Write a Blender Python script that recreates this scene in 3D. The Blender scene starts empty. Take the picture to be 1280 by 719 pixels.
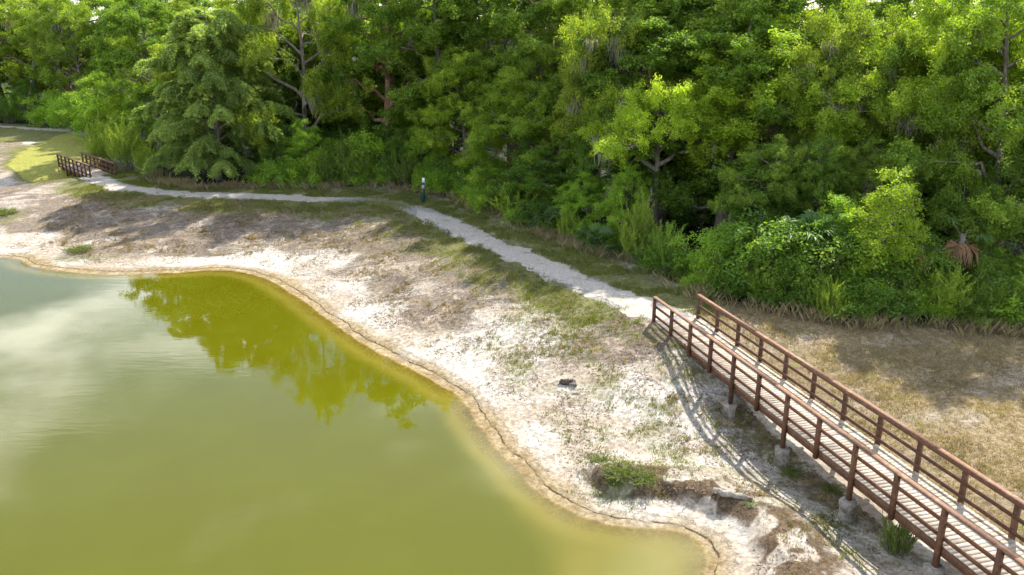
import bpy, math, random
import numpy as np

R = math.radians
C = bpy.context.scene.collection
SC = bpy.context.scene

# ------------------------------------------------------------------ camera, sky, sun, exposure
F_PX, PITCH, CAM_H = 1029.2, 0.309, 11.97          # focal length in pixels of the 1280 px photo
cam_d = bpy.data.cameras.new('camera')
cam = bpy.data.objects.new('camera', cam_d); C.objects.link(cam)
cam.location = (0, 0, CAM_H)
cam.rotation_euler = (math.pi/2 - PITCH, 0, 0)
cam_d.sensor_width = 36; cam_d.lens = 36*F_PX/1280
cam_d.clip_end = 3000
SC.camera = cam

SUN_AZ, SUN_EL = 61.0, 47.0                        # degrees anticlockwise from +X, above the horizon
sun_d = bpy.data.lights.new('sun', 'SUN'); sun_d.energy = 5.0; sun_d.angle = R(0.6); sun_d.color = (1, .94, .83)
sun = bpy.data.objects.new('sun', sun_d); C.objects.link(sun)
sun.rotation_euler = (R(90 - SUN_EL), 0, R(SUN_AZ + 90))
sun.location = (30, 60, 60)

W = bpy.data.worlds.new('World'); SC.world = W; W.use_nodes = True
nt = W.node_tree; nt.nodes.clear()
def N(nt, t, **kw):
    n = nt.nodes.new(t)
    for k, v in kw.items():
        if k in n.inputs.keys() if isinstance(k, str) else False: n.inputs[k].default_value = v
        else: setattr(n, k, v)
    return n
out = N(nt, 'ShaderNodeOutputWorld'); bg = N(nt, 'ShaderNodeBackground')
sky = N(nt, 'ShaderNodeTexSky'); sky.sky_type = 'NISHITA'; sky.sun_disc = False
sky.sun_elevation = R(SUN_EL); sky.sun_rotation = R(90 - SUN_AZ)
sky.air_density = 1.0; sky.dust_density = .4; sky.ozone_density = 3.0
tc = N(nt, 'ShaderNodeTexCoord'); sep = N(nt, 'ShaderNodeSeparateXYZ')
nt.links.new(tc.outputs['Generated'], sep.inputs[0])
zc = N(nt, 'ShaderNodeMath', operation='MAXIMUM'); nt.links.new(sep.outputs['Z'], zc.inputs[0]); zc.inputs[1].default_value = .02
za = N(nt, 'ShaderNodeMath', operation='ADD'); nt.links.new(zc.outputs[0], za.inputs[0]); za.inputs[1].default_value = .12
cmb = N(nt, 'ShaderNodeCombineXYZ')
for ax in 'XY':
    dv = N(nt, 'ShaderNodeMath', operation='DIVIDE')
    nt.links.new(sep.outputs[ax], dv.inputs[0]); nt.links.new(za.outputs[0], dv.inputs[1]); nt.links.new(dv.outputs[0], cmb.inputs[ax])
cl = N(nt, 'ShaderNodeTexNoise'); cl.inputs['Scale'].default_value = 1.0; cl.inputs['Detail'].default_value = 7; cl.inputs['Roughness'].default_value = .52
cm = N(nt, 'ShaderNodeMapping'); cm.inputs['Location'].default_value = (72.564, 2.072, 0)
nt.links.new(cmb.outputs[0], cm.inputs[0]); nt.links.new(cm.outputs[0], cl.inputs['Vector'])
cr = N(nt, 'ShaderNodeMapRange', interpolation_type='SMOOTHSTEP'); cr.inputs['From Min'].default_value = .485; cr.inputs['From Max'].default_value = .63
cr.inputs['To Max'].default_value = .85
nt.links.new(cl.outputs['Fac'], cr.inputs['Value'])
mx = N(nt, 'ShaderNodeMix', data_type='RGBA')
nt.links.new(cr.outputs[0], mx.inputs['Factor']); nt.links.new(sky.outputs[0], mx.inputs[6]); mx.inputs[7].default_value = (21.0, 20.8, 20.4, 1)
nt.links.new(mx.outputs[2], bg.inputs['Color']); bg.inputs['Strength'].default_value = .125
nt.links.new(bg.outputs[0], out.inputs[0])

SC.view_settings.view_transform = 'Standard'; SC.view_settings.look = 'None'
SC.view_settings.gamma = 1; SC.view_settings.use_curve_mapping = False
SC.view_settings.exposure = 1.0
SC.render.engine = 'CYCLES'
cy = SC.cycles
cy.max_bounces = 7; cy.diffuse_bounces = 3; cy.glossy_bounces = 3; cy.transmission_bounces = 4; cy.transparent_max_bounces = 6
cy.caustics_reflective = False; cy.caustics_refractive = False
cy.use_adaptive_sampling = True; cy.adaptive_threshold = .02
cy.use_denoising = True
try: cy.denoiser = 'OPENIMAGEDENOISE'
except Exception: pass

# ------------------------------------------------------------------ numpy helpers
def hash2(ix, iy, seed):
    h = (ix.astype(np.int64)*374761393 + iy.astype(np.int64)*668265263 + seed*974634777) & 0xffffffff
    h = ((h ^ (h >> 13))*1274126177) & 0xffffffff
    h = h ^ (h >> 16)
    return (h & 0xffff)/65535.0
def vnoise(x, y, seed=0):
    ix, iy = np.floor(x), np.floor(y); fx, fy = x - ix, y - iy
    fx = fx*fx*(3-2*fx); fy = fy*fy*(3-2*fy)
    a, b = hash2(ix, iy, seed), hash2(ix+1, iy, seed)
    c, d = hash2(ix, iy+1, seed), hash2(ix+1, iy+1, seed)
    return (a*(1-fx)+b*fx)*(1-fy) + (c*(1-fx)+d*fx)*fy
def fbm(x, y, seed=0, o=4):
    s, a, t = 0, .5, 0
    for k in range(o):
        s = s + a*vnoise(x*2**k + 17.3*k, y*2**k - 9.1*k, seed+k); t += a; a *= .5
    return s/t
def sstep(a, b, x):
    t = np.clip((x-a)/(b-a), 0, 1); return t*t*(3-2*t)
def dist_poly(X, Y, P, closed=False):
    P = np.asarray(P, float); d = np.full(X.shape, 1e9)
    n = len(P)
    for i in range(n if closed else n-1):
        a, b = P[i], P[(i+1) % n]; v = b-a; L = v@v + 1e-12
        t = np.clip(((X-a[0])*v[0] + (Y-a[1])*v[1])/L, 0, 1)
        d = np.minimum(d, np.hypot(X-a[0]-t*v[0], Y-a[1]-t*v[1]))
    return d
def inside(X, Y, P):
    P = np.asarray(P, float); r = np.zeros(X.shape, bool); n = len(P)
    for i in range(n):
        (x1, y1), (x2, y2) = P[i], P[(i+1) % n]
        if y1 == y2: continue
        c = ((y1 > Y) != (y2 > Y)) & (X < (x2-x1)*(Y-y1)/(y2-y1) + x1)
        r ^= c
    return r
def smooth_line(P, n=6, closed=False):
    P = np.asarray(P, float); outp = []
    m = len(P)
    for i in range(m if closed else m-1):
        if closed: p0, p1, p2, p3 = P[(i-1) % m], P[i], P[(i+1) % m], P[(i+2) % m]
        else: p0, p1, p2, p3 = P[max(i-1, 0)], P[i], P[i+1], P[min(i+2, m-1)]
        for k in range(n):
            t = k/n
            outp.append(.5*((2*p1)+(-p0+p2)*t+(2*p0-5*p1+4*p2-p3)*t*t+(-p0+3*p1-3*p2+p3)*t**3))
    if not closed: outp.append(P[-1])
    return np.array(outp)

def ray(u, v):
    a, b = (u-640)/F_PX, (v-359.5)/F_PX
    return np.array([a, math.cos(PITCH)-b*math.sin(PITCH), -math.sin(PITCH)-b*math.cos(PITCH)])
def at(u, v, z=0.0):                                # the point of the photo (u, v) that lies at height z
    D = ray(u, v); t = (z-CAM_H)/D[2]; return np.array([D[0]*t, D[1]*t, z])
def col(u, Y, z=5.0):                               # x of a thing seen in column u standing at depth Y
    d = Y*math.cos(PITCH) + (CAM_H-z)*math.sin(PITCH); return (u-640)/F_PX*d, d
def top_z(v, Y):                                    # height at depth Y that is seen in row v
    D = ray(640, v); return CAM_H + D[2]*Y/D[1]

# ------------------------------------------------------------------ mesh helpers
def mesh_np(name, V, Q, mat=None, parent=None, colors=None, smooth=False, cname='tint'):
    """V (n,3); Q: array (m,k) with k = 3 or 4 corners; one mesh object."""
    V = np.ascontiguousarray(V, np.float32); Q = np.ascontiguousarray(Q, np.int32)
    me = bpy.data.meshes.new(name)
    me.vertices.add(len(V)); me.vertices.foreach_set('co', V.ravel())
    k = Q.shape[1]
    me.loops.add(Q.size); me.loops.foreach_set('vertex_index', Q.ravel())
    me.polygons.add(len(Q)); me.polygons.foreach_set('loop_start', np.arange(0, Q.size, k, dtype=np.int32))
    me.update(calc_edges=True)
    if smooth: me.polygons.foreach_set('use_smooth', np.ones(len(Q), bool))
    if colors is not None:
        if not isinstance(colors, dict): colors = {cname: colors}
        for cn, cc in colors.items():
            at_ = me.attributes.new(cn, 'FLOAT_COLOR', 'POINT')
            c4 = np.ones((len(V), 4), np.float32); cc = np.asarray(cc, np.float32)
            c4[:, :cc.shape[1]] = cc; at_.data.foreach_set('color', c4.ravel())
    if mat: me.materials.append(mat)
    o = bpy.data.objects.new(name, me); C.objects.link(o)
    if parent: o.parent = parent
    return o
class MB:
    """collects quads (boxes, tubes) into one mesh"""
    def __init__(s): s.V = []; s.Q = []; s.n = 0
    def add(s, V, Q):
        s.V.append(np.asarray(V, float)); s.Q.append(np.asarray(Q, int)+s.n); s.n += len(V)
    def box(s, c, ax, ay, az, bev=0.0):
        """box about c with half-axis vectors ax, ay, az"""
        c, ax, ay, az = (np.asarray(q, float) for q in (c, ax, ay, az))
        P = [c+i*ax+j*ay+k*az for k in (-1, 1) for j in (-1, 1) for i in (-1, 1)]
        s.add(P, [(0, 2, 3, 1), (4, 5, 7, 6), (0, 1, 5, 4), (2, 6, 7, 3), (0, 4, 6, 2), (1, 3, 7, 5)])
    def tube(s, P, r, k=7, cap=True):
        P = np.asarray(P, float); r = np.broadcast_to(np.asarray(r, float), (len(P),))
        T = np.gradient(P, axis=0); T /= np.linalg.norm(T, axis=1)[:, None]+1e-9
        up = np.array([0, 0, 1.0]) if abs(T[0][2]) < .9 else np.array([1.0, 0, 0])
        A = np.cross(T, up); A /= np.linalg.norm(A, axis=1)[:, None]+1e-9; B = np.cross(T, A)
        an = np.linspace(0, 2*np.pi, k, endpoint=False)
        V = (P[:, None] + r[:, None, None]*(np.cos(an)[None, :, None]*A[:, None]+np.sin(an)[None, :, None]*B[:, None])).reshape(-1, 3)
        Q = []
        for i in range(len(P)-1):
            for j in range(k):
                j2 = (j+1) % k
                Q.append((i*k+j, i*k+j2, (i+1)*k+j2, (i+1)*k+j))
        s.add(V, Q)
        if cap:
            for i0 in (0, len(P)-1):
                c = P[i0]; ring = V[i0*k:(i0+1)*k]
                VV = np.vstack([ring, c]); QQ = [(j, (j+1) % k, k, k) for j in range(k)]
                # triangles written as quads through a mid edge point
                mids = (ring + np.roll(ring, -1, 0))/2
                VV = np.vstack([ring, mids, c[None]])
                QQ = [(k+(j-1) % k, j, k+j, 2*k) for j in range(k)]
                s.add(VV, QQ)
    def build(s, name, mat, parent=None, smooth=False, colors=None):
        return mesh_np(name, np.vstack(s.V), np.vstack(s.Q), mat, parent, colors, smooth)
def tag(o, label=None, cat=None, group=None, kind=None):
    if label: o['label'] = label
    if cat: o['category'] = cat
    if group: o['group'] = group
    if kind: o['kind'] = kind
    return o
def empty(name, loc=(0, 0, 0), rz=0):
    o = bpy.data.objects.new(name, None); C.objects.link(o)
    o.location = loc; o.rotation_euler = (0, 0, rz); o.empty_display_size = .3
    return o
def copy_tree(o, parent=None):
    c = o.copy(); C.objects.link(c); c.parent = parent
    for ch in list(o.children): copy_tree(ch, c)
    return c

# ------------------------------------------------------------------ materials
def new_mat(name):
    m = bpy.data.materials.new(name); m.use_nodes = True
    t = m.node_tree; t.nodes.clear()
    o = t.nodes.new('ShaderNodeOutputMaterial')
    return m, t, o
def mixrgb(t, fac, a, b, blend='MIX'):
    n = t.nodes.new('ShaderNodeMix'); n.data_type = 'RGBA'; n.blend_type = blend
    for sock, val in ((n.inputs['Factor'], fac), (n.inputs[6], a), (n.inputs[7], b)):
        if hasattr(val, 'is_output'): t.links.new(val, sock)
        elif isinstance(val, (int, float)): sock.default_value = val
        else: sock.default_value = (*val, 1)
    return n.outputs[2]
def math_n(t, op, a, b=None, c=None):
    n = t.nodes.new('ShaderNodeMath'); n.operation = op
    for i, v in enumerate((a, b, c)):
        if v is None: continue
        if hasattr(v, 'is_output'): t.links.new(v, n.inputs[i])
        else: n.inputs[i].default_value = v
    return n.outputs[0]
def noise_n(t, vec, scale, detail=4, rough=.55, dist=0):
    n = t.nodes.new('ShaderNodeTexNoise')
    n.inputs['Scale'].default_value = scale; n.inputs['Detail'].default_value = detail
    n.inputs['Roughness'].default_value = rough; n.inputs['Distortion'].default_value = dist
    if vec is not None: t.links.new(vec, n.inputs['Vector'])
    return n.outputs['Fac']
def maprange(t, v, a, b, c=0, d=1, smooth=True):
    n = t.nodes.new('ShaderNodeMapRange'); n.interpolation_type = 'SMOOTHSTEP' if smooth else 'LINEAR'
    for k, q in zip(('Value', 'From Min', 'From Max', 'To Min', 'To Max'), (v, a, b, c, d)):
        if hasattr(q, 'is_output'): t.links.new(q, n.inputs[k])
        else: n.inputs[k].default_value = q
    return n.outputs[0]

def leaf_mat(name, c_dark, c_light, trans=.45, gloss=.06):
    """base colour varies from leaf clump to leaf clump (attribute 'tint') and by a tint set per tree"""
    m, t, o = new_mat(name)
    a = t.nodes.new('ShaderNodeAttribute'); a.attribute_name = 'tint'
    s = t.nodes.new('ShaderNodeSeparateColor'); t.links.new(a.outputs['Color'], s.inputs[0])
    base = mixrgb(t, s.outputs[0], c_dark, c_light)
    oi = t.nodes.new('ShaderNodeObjectInfo')
    base = mixrgb(t, 1.0, base, oi.outputs['Color'], 'MULTIPLY')
    d = t.nodes.new('ShaderNodeBsdfDiffuse'); t.links.new(base, d.inputs[0])
    tr = t.nodes.new('ShaderNodeBsdfTranslucent')
    tc_ = mixrgb(t, 1.0, base, (1.3, 1.32, .55), 'MULTIPLY'); t.links.new(tc_, tr.inputs[0])
    ms = t.nodes.new('ShaderNodeMixShader'); ms.inputs[0].default_value = trans
    t.links.new(d.outputs[0], ms.inputs[1]); t.links.new(tr.outputs[0], ms.inputs[2])
    g = t.nodes.new('ShaderNodeBsdfGlossy'); g.inputs['Roughness'].default_value = .5; g.inputs[0].default_value = (.9, .95, 1, 1)
    m2 = t.nodes.new('ShaderNodeMixShader'); m2.inputs[0].default_value = gloss
    t.links.new(ms.outputs[0], m2.inputs[1]); t.links.new(g.outputs[0], m2.inputs[2])
    t.links.new(m2.outputs[0], o.inputs[0])
    return m
def noisy_mat(name, c1, c2, scale=8, rough=.85, bump=.3, stretch=(1, 1, 1), c3=None, spec=.3, vary=0, plank=False):
    m, t, o = new_mat(name)
    tcn = t.nodes.new('ShaderNodeTexCoord'); mp = t.nodes.new('ShaderNodeMapping'); mp.inputs['Scale'].default_value = stretch
    t.links.new(tcn.outputs['Object'], mp.inputs[0])
    n1 = noise_n(t, mp.outputs[0], scale, 6, .6)
    base = mixrgb(t, maprange(t, n1, .32, .68), c1, c2)
    if c3 is not None:
        n2 = noise_n(t, mp.outputs[0], scale*.23, 4, .6)
        base = mixrgb(t, maprange(t, n2, .5, .7), base, c3)
    if vary:
        oi = t.nodes.new('ShaderNodeObjectInfo'); v = maprange(t, oi.outputs['Random'], 0, 1, 1-vary, 1+vary, False)
        hs = t.nodes.new('ShaderNodeHueSaturation'); t.links.new(v, hs.inputs['Value']); t.links.new(base, hs.inputs['Color']); base = hs.outputs[0]
    if plank:
        a = t.nodes.new('ShaderNodeAttribute'); a.attribute_name = 'tint'
        base = mixrgb(t, 1.0, base, a.outputs['Color'], 'MULTIPLY')
    p = t.nodes.new('ShaderNodeBsdfPrincipled'); t.links.new(base, p.inputs['Base Color'])
    p.inputs['Roughness'].default_value = rough; p.inputs['Specular IOR Level'].default_value = spec
    b = t.nodes.new('ShaderNodeBump'); b.inputs['Strength'].default_value = bump; b.inputs['Distance'].default_value = .02
    t.links.new(n1, b.inputs['Height']); t.links.new(b.outputs[0], p.inputs['Normal'])
    t.links.new(p.outputs[0], o.inputs[0])
    return m
def plain_mat(name, c, rough=.5, metal=0):
    return noisy_mat(name, c, tuple(x*.85 for x in c), 12, rough, .05)

M = {}
M['oak_leaf'] = leaf_mat('oak_leaf', (.105, .19, .024), (.36, .47, .06), .58, .02)
M['cedar_leaf'] = leaf_mat('cedar_leaf', (.10, .165, .05), (.33, .41, .15), .55, .02)
M['shrub_leaf'] = leaf_mat('shrub_leaf', (.09, .185, .024), (.32, .45, .06), .56, .02)
M['myrtle_leaf'] = leaf_mat('myrtle_leaf', (.13, .21, .035), (.29, .37, .06), .52, .02)
M['palm_leaf'] = leaf_mat('palm_leaf', (.05, .11, .025), (.12, .20, .045), .45, .03)
M['dead_leaf'] = leaf_mat('dead_leaf', (.14, .088, .05), (.34, .21, .105), .35, .01)
M['moss'] = leaf_mat('moss', (.20, .195, .16), (.38, .37, .31), .4, .0)
M['grass_blade'] = leaf_mat('grass_blade', (.09, .12, .02), (.25, .26, .06), .4, .02)
M['straw_blade'] = leaf_mat('straw_blade', (.19, .145, .08), (.40, .325, .20), .35, .02)
M['twig'] = leaf_mat('twig', (.08, .055, .04), (.24, .185, .14), .0, .0)
M['bark'] = noisy_mat('bark', (.11, .09, .07), (.24, .21, .18), 9, .95, .8, (1, 1, .25))
M['bark_red'] = noisy_mat('bark_red', (.16, .09, .055), (.30, .18, .12), 9, .95, .8, (1, 1, .25))
M['wood'] = noisy_mat('wood', (.082, .036, .019), (.13, .062, .034), 14, .7, .25, (1, 1, 1), (.17, .085, .045), vary=.22)
M['wood_cap_lit'] = noisy_mat('wood_cap_lit', (.16, .078, .042), (.23, .125, .075), 14, .65, .25, (1, 1, 1), (.31, .195, .12))  # rail wood again, its colour lightened for the sun on the caps
M['plank'] = noisy_mat('plank', (.37, .31, .245), (.52, .45, .37), 10, .8, .25, (1, 1, 1), (.40, .32, .26), plank=True)
M['concrete'] = noisy_mat('concrete', (.19, .165, .14), (.34, .305, .26), 9, .9, .8, (1, 1, 1), (.09, .07, .05))
M['dead_wood'] = noisy_mat('dead_wood', (.05, .035, .028), (.11, .08, .065), 14, .9, .6, (1, 1, 1))
M['pale_wood'] = noisy_mat('pale_wood', (.20, .17, .14), (.38, .34, .29), 14, .9, .6, (1, 1, 1), (.10, .07, .05))
M['green_metal'] = plain_mat('green_metal', (.012, .06, .055), .45)
M['white_panel'] = plain_mat('white_panel', (.78, .80, .80), .5)
M['grey_panel'] = plain_mat('grey_panel', (.34, .42, .46), .5)

# ------------------------------------------------------------------ the lie of the land
WATER = -1.5
SHORE_PX = [(0, 322), (30, 330), (60, 337), (120, 343), (200, 342), (270, 338), (310, 342), (350, 358), (400, 392), (450, 428), (500, 455), (540, 476),
            (568, 494), (582, 506), (594, 524), (620, 558), (650, 590), (690, 627), (740, 651), (790, 660), (840, 665), (870, 675), (883, 690), (880, 719)]
shore_w = [at(u, v, WATER)[:2] for u, v in SHORE_PX]
POND = smooth_line(list(shore_w) + [(3.6, 15), (0, 8), (-9, -2), (-30, -4), (-62, 0), (-75, 30), (-58, 46), (-44, 50)], 5, True)
BR0 = np.array([5.992, 32.75]); BTH = -1.306                     # first near post of the bridge, its direction
BD = np.array([math.cos(BTH), math.sin(BTH)]); BN = np.array([-BD[1], BD[0]]); BW, BS = 1.956, 1.634
PATH = smooth_line([(-47.5, 84), (-44, 79), (-40.0, 74.2), (-34.6, 67.6), (-30.8, 63.2), (-25.5, 60.6), (-18, 58.9), (-12, 58.0), (-8.2, 56.6), (-5.3, 52.5), (-2.3, 47.6), (.6, 42.7), (3.2, 38.4), (5.2, 35.4), (6.95, 33.0)], 6)
CREST = np.vstack([[(-140, 112), (-90, 106), (-66, 101)], PATH, [(9.5, 23), (12, 13), (16, -10)]])
FOREST = np.array([(-140, 116), (-90, 110), (-64.8, 106), (-54, 101.8), (-46, 95), (-38.5, 85), (-32, 72), (-27, 64.5), (-23.7, 62.5), (-15.9, 62.7), (-9.9, 62.7), (-4.6, 58.8), (0, 52.2), (2.8, 46.8), (6.7, 41.4), (8.5, 37), (11, 34.0), (13.8, 32.8), (21.1, 32), (34, 29), (60, 27)])
def forest_y(x): return np.interp(x, FOREST[:, 0], FOREST[:, 1])
def crest_y(x): return np.interp(x, CREST[:, 0], CREST[:, 1])
SCARP = [at(u, v, -1.1)[:2] for u, v in ((770, 602), (830, 606), (880, 612), (930, 640), (975, 668), (1010, 719))]
def shore_d(X, Y):
    jag = .22*(fbm(X*.9, Y*.9, 5, 3)-.5) + .10*(fbm(X*4, Y*4, 6, 2)-.5)
    d = dist_poly(X, Y, POND, True)
    return np.where(inside(X, Y, POND), -d, d) + jag
def step_off(X, Y): return .40 + .34*(fbm(X*.6, Y*.6, 9, 2)-.5) + .12*(fbm(X*3, Y*3, 10, 3)-.5)
def height(X, Y, fine=True):
    X, Y = np.asarray(X, float), np.asarray(Y, float)
    ds = shore_d(X, Y); dl = np.maximum(ds, 0)
    dp = dist_poly(X, Y, CREST)
    a = (X-BR0[0])*BD[0] + (Y-BR0[1])*BD[1]; b = (X-BR0[0])*BN[0] + (Y-BR0[1])*BN[1]
    # crest height sinks into the swale the bridge spans
    zc = -1.40*sstep(1.2, 8, a)*(1-.18*sstep(13, 20, a))
    zc = zc*(1-.55*sstep(2.0, 7, b))*(1-sstep(8, 13, b)*.6)
    t = dl/(dl+dp+1e-6); S = .35*t + .65*t*t*(3-2*t)
    zp = WATER + (zc-WATER)*S
    fside = Y > crest_y(X)
    z = np.where(fside, zc, zp)
    # left ravine under the far bridge
    fa = (X+37.3)*.64+(Y-70.9)*-.77; fb = (X+37.3)*.77+(Y-70.9)*.64
    z = z - 1.0*np.exp(-(fa/2.3)**2)*np.exp(-np.where(fb > 0, fb/5, fb/7)**2)*(ds > 0)
    # shore: small eroded step, then the wet band, then the bed of the pond
    step = .045 + .05*(fbm(X*1.5, Y*1.5, 8, 2)-.5)
    off = step_off(X, Y)
    land = z + step*sstep(off, off+.08, ds) + .03
    bandz = WATER + .09*np.clip(ds, -1, 5)
    land = np.where(ds < off+.12, np.minimum(land, bandz + (land-bandz)*sstep(off-.02, off+.12, ds)), land)
    sh = np.exp(-(((X-3.2)/3.2)**2 + ((Y-17.6)/3.2)**2))
    dep = -ds
    bed = WATER - (.17*np.clip(dep, 0, 1.2) + np.clip(dep-.5, 0, 9)*(.30-.27*np.clip(sh*1.3, 0, 1)))
    z = np.where(ds > 0, land, np.maximum(bed, -3.6))
    # eroded bank beside the pond's tip
    if fine:
        win = np.exp(-(np.maximum(dist_poly(X, Y, SCARP)-.6, 0)/1.0)**2)
        z = z + .42*win*sstep(1.15, 2.0, ds+.9*(fbm(X*.9, Y*.9, 14, 3)-.5))*sstep(.6, 1.2, ds)
        z = z + (ds > .3)*(.16*(fbm(X*.35, Y*.35, 11, 3)-.5) + .07*(fbm(X*1.7, Y*1.7, 12, 3)-.5) + .035*(fbm(X*6, Y*6, 13, 2)-.5))*sstep(.3, 1.5, ds)
    return z
def gz(x, y): return float(height(np.array([float(x)]), np.array([float(y)]))[0])
def on_ground(u, v):
    z = -.6
    for _ in range(8):
        p = at(u, v, z); z = .5*z + .5*gz(p[0], p[1])
    p = at(u, v, z); return np.array([p[0], p[1], gz(p[0], p[1])])

def spaced(segs):
    r = [segs[0][0]]
    for a, b, s in segs:
        n = max(1, int(round((b-a)/s))); r += list(np.linspace(a, b, n+1)[1:])
    return np.array(r)
gx = spaced([(-1500, -300, 100), (-300, -100, 10), (-100, -45, .8), (-45, -22, .28), (-22, -9, .14), (-9, 12, .075), (12, 24, .14), (24, 45, .6), (45, 110, 3), (110, 300, 15), (300, 1500, 100)])
gy = spaced([(-300, -20, 20), (-20, 10, 2), (10, 16, .4), (16, 36, .075), (36, 66, .13), (66, 84, .25), (84, 112, .6), (112, 200, 5), (200, 500, 30), (500, 2500, 200)])
GX, GY = np.meshgrid(gx, gy)
GZ = height(GX.ravel(), GY.ravel()).reshape(GX.shape)
fx, fy = GX.ravel(), GY.ravel()
ds = shore_d(fx, fy); dpath = dist_poly(fx, fy, PATH); behind = fy - forest_y(fx); cy_ = fy - crest_y(fx)
fs = cy_ > 0
ba = (fx-BR0[0])*BD[0] + (fy-BR0[1])*BD[1]; bb = (fx-BR0[0])*BN[0] + (fy-BR0[1])*BN[1]
wob = fbm(fx*.5, fy*.5, 21, 4)-.5; wob2 = fbm(fx*.16, fy*.16, 22, 3)-.5
# green grass: both sides of the path, strip to the forest, far-left meadow
green = np.where(fs, .74*(1-sstep(3.0, 6.0, dpath+2*wob)), .74*(1-sstep(2.2, 5.2, dpath+4*wob)))
green *= np.where(ba > -1, .0, 1)
meadow_poly = [at(u, v)[:2] for u, v in ((100, 218), (30, 216), (8, 205), (28, 190), (60, 176), (85, 168), (110, 165), (140, 190))]
md = dist_poly(fx, fy, meadow_poly, True); mi = inside(fx, fy, meadow_poly)
green = np.maximum(green, np.where(mi, .92, .92*np.exp(-(md/.7)**2)))
green = np.maximum(green, .8*((fx < -43) & (fy > 88)))
lawn = sstep(1.6, 2.6, bb)*sstep(-2.5, .5, ba)
near_shore_left = np.exp(-((fx+27)/5)**2-((fy-49)/1.6)**2)
for (u, v, ru, rv, k) in ((100, 315, 50, 1.0, .55), (10, 275, 20, 2.5, .6), (785, 590, 1.5, .9, .8), (985, 590, .6, .6, .5), (900, 470, 2.5, 1.2, .35), (750, 400, 2, 1.2, .5), (690, 370, 2.2, 1.6, .45), (430, 285, 3, 1.5, .3)):
    c = at(u, v, -.9); ru = ru if ru < 8 else ru/14
    green = np.maximum(green, k*np.exp(-((fx-c[0])/ru)**2-((fy-c[1])/rv)**2)*(ds > .8))
thatch = (.22+.60*sstep(1.5, 5.0, ds+3.0*wob+1.5*wob2))*sstep(.9, 1.8, ds)*(~fs)
thatch *= .62+.75*sstep(.35, .65, fbm(fx*.28, fy*.28, 24, 3))
for (u, v, ru, rv, k) in ((690, 425, 2.0, 2.2, .6), (760, 520, 1.6, 1.6, .6), (640, 500, 2.0, 1.2, .6), (560, 430, 2.4, 1.5, .55), (480, 330, 2.5, 1.4, .45), (860, 510, 1.2, 1.4, .5), (30, 225, 4, 2.5, .5), (40, 290, 5, 2, .4), (980, 640, .8, 1.5, .5), (900, 690, 1, 1, .6)):
    c = at(u, v, -.9); thatch *= 1-k*np.exp(-((fx-c[0])/ru)**2-((fy-c[1])/rv)**2)
nb = sstep(-2.5, .5, ba)*(~fs)*sstep(1.2, 3, ds+2*wob)
thatch = thatch*(1-.22*nb)
green = np.maximum(green, nb*.42*sstep(.42, .62, fbm(fx*.6, fy*.6, 81, 3)))
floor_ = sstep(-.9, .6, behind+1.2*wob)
litter = .0*behind
for (u, v, ru, rv, k) in ((640, 345, 3.5, 1.3, .25), (470, 315, 5, 1.6, .45), (560, 355, 2.5, 2.0, .3), (690, 440, 2.5, 1.4, .2), (150, 262, 5, 1.4, .55), (300, 285, 9, 1.8, .3), (70, 240, 2.5, 1.0, .6)):
    c = at(u, v, -.9)
    litter = np.maximum(litter, k*np.exp(-((fx-c[0])/ru)**2-((fy-c[1])/rv)**2)*(ds > .7))
sd_ = dist_poly(fx, fy, SCARP)
litter = np.maximum(litter, .85*np.exp(-(sd_/(.45+1.7*fbm(fx*1.1, fy*1.1, 44, 3)))**2)*sstep(.34, .54, fbm(fx*1.6, fy*1.6, 45, 3))*sstep(1.0, 1.6, ds))
pathm = (1-sstep(.65, 1.25, dpath+.9*wob))*(fx > -36)
midgap = np.exp(-((fx+9.0)/3.6)**2-((fy-56.3)/2.8)**2)
pathm *= (1-.9*midgap)
wet = (1-sstep(.25, 1.15, ds+1.2*wob))*.95
lawn = lawn*(behind < .5)
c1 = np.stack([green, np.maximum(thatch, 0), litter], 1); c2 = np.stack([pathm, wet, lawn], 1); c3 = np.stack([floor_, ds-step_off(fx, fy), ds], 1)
nx, ny = len(gx), len(gy)
ii = np.arange((ny-1)*nx).reshape(ny-1, nx)[:, :-1].ravel()
Q = np.stack([ii, ii+1, ii+nx+1, ii+nx], 1)

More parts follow.
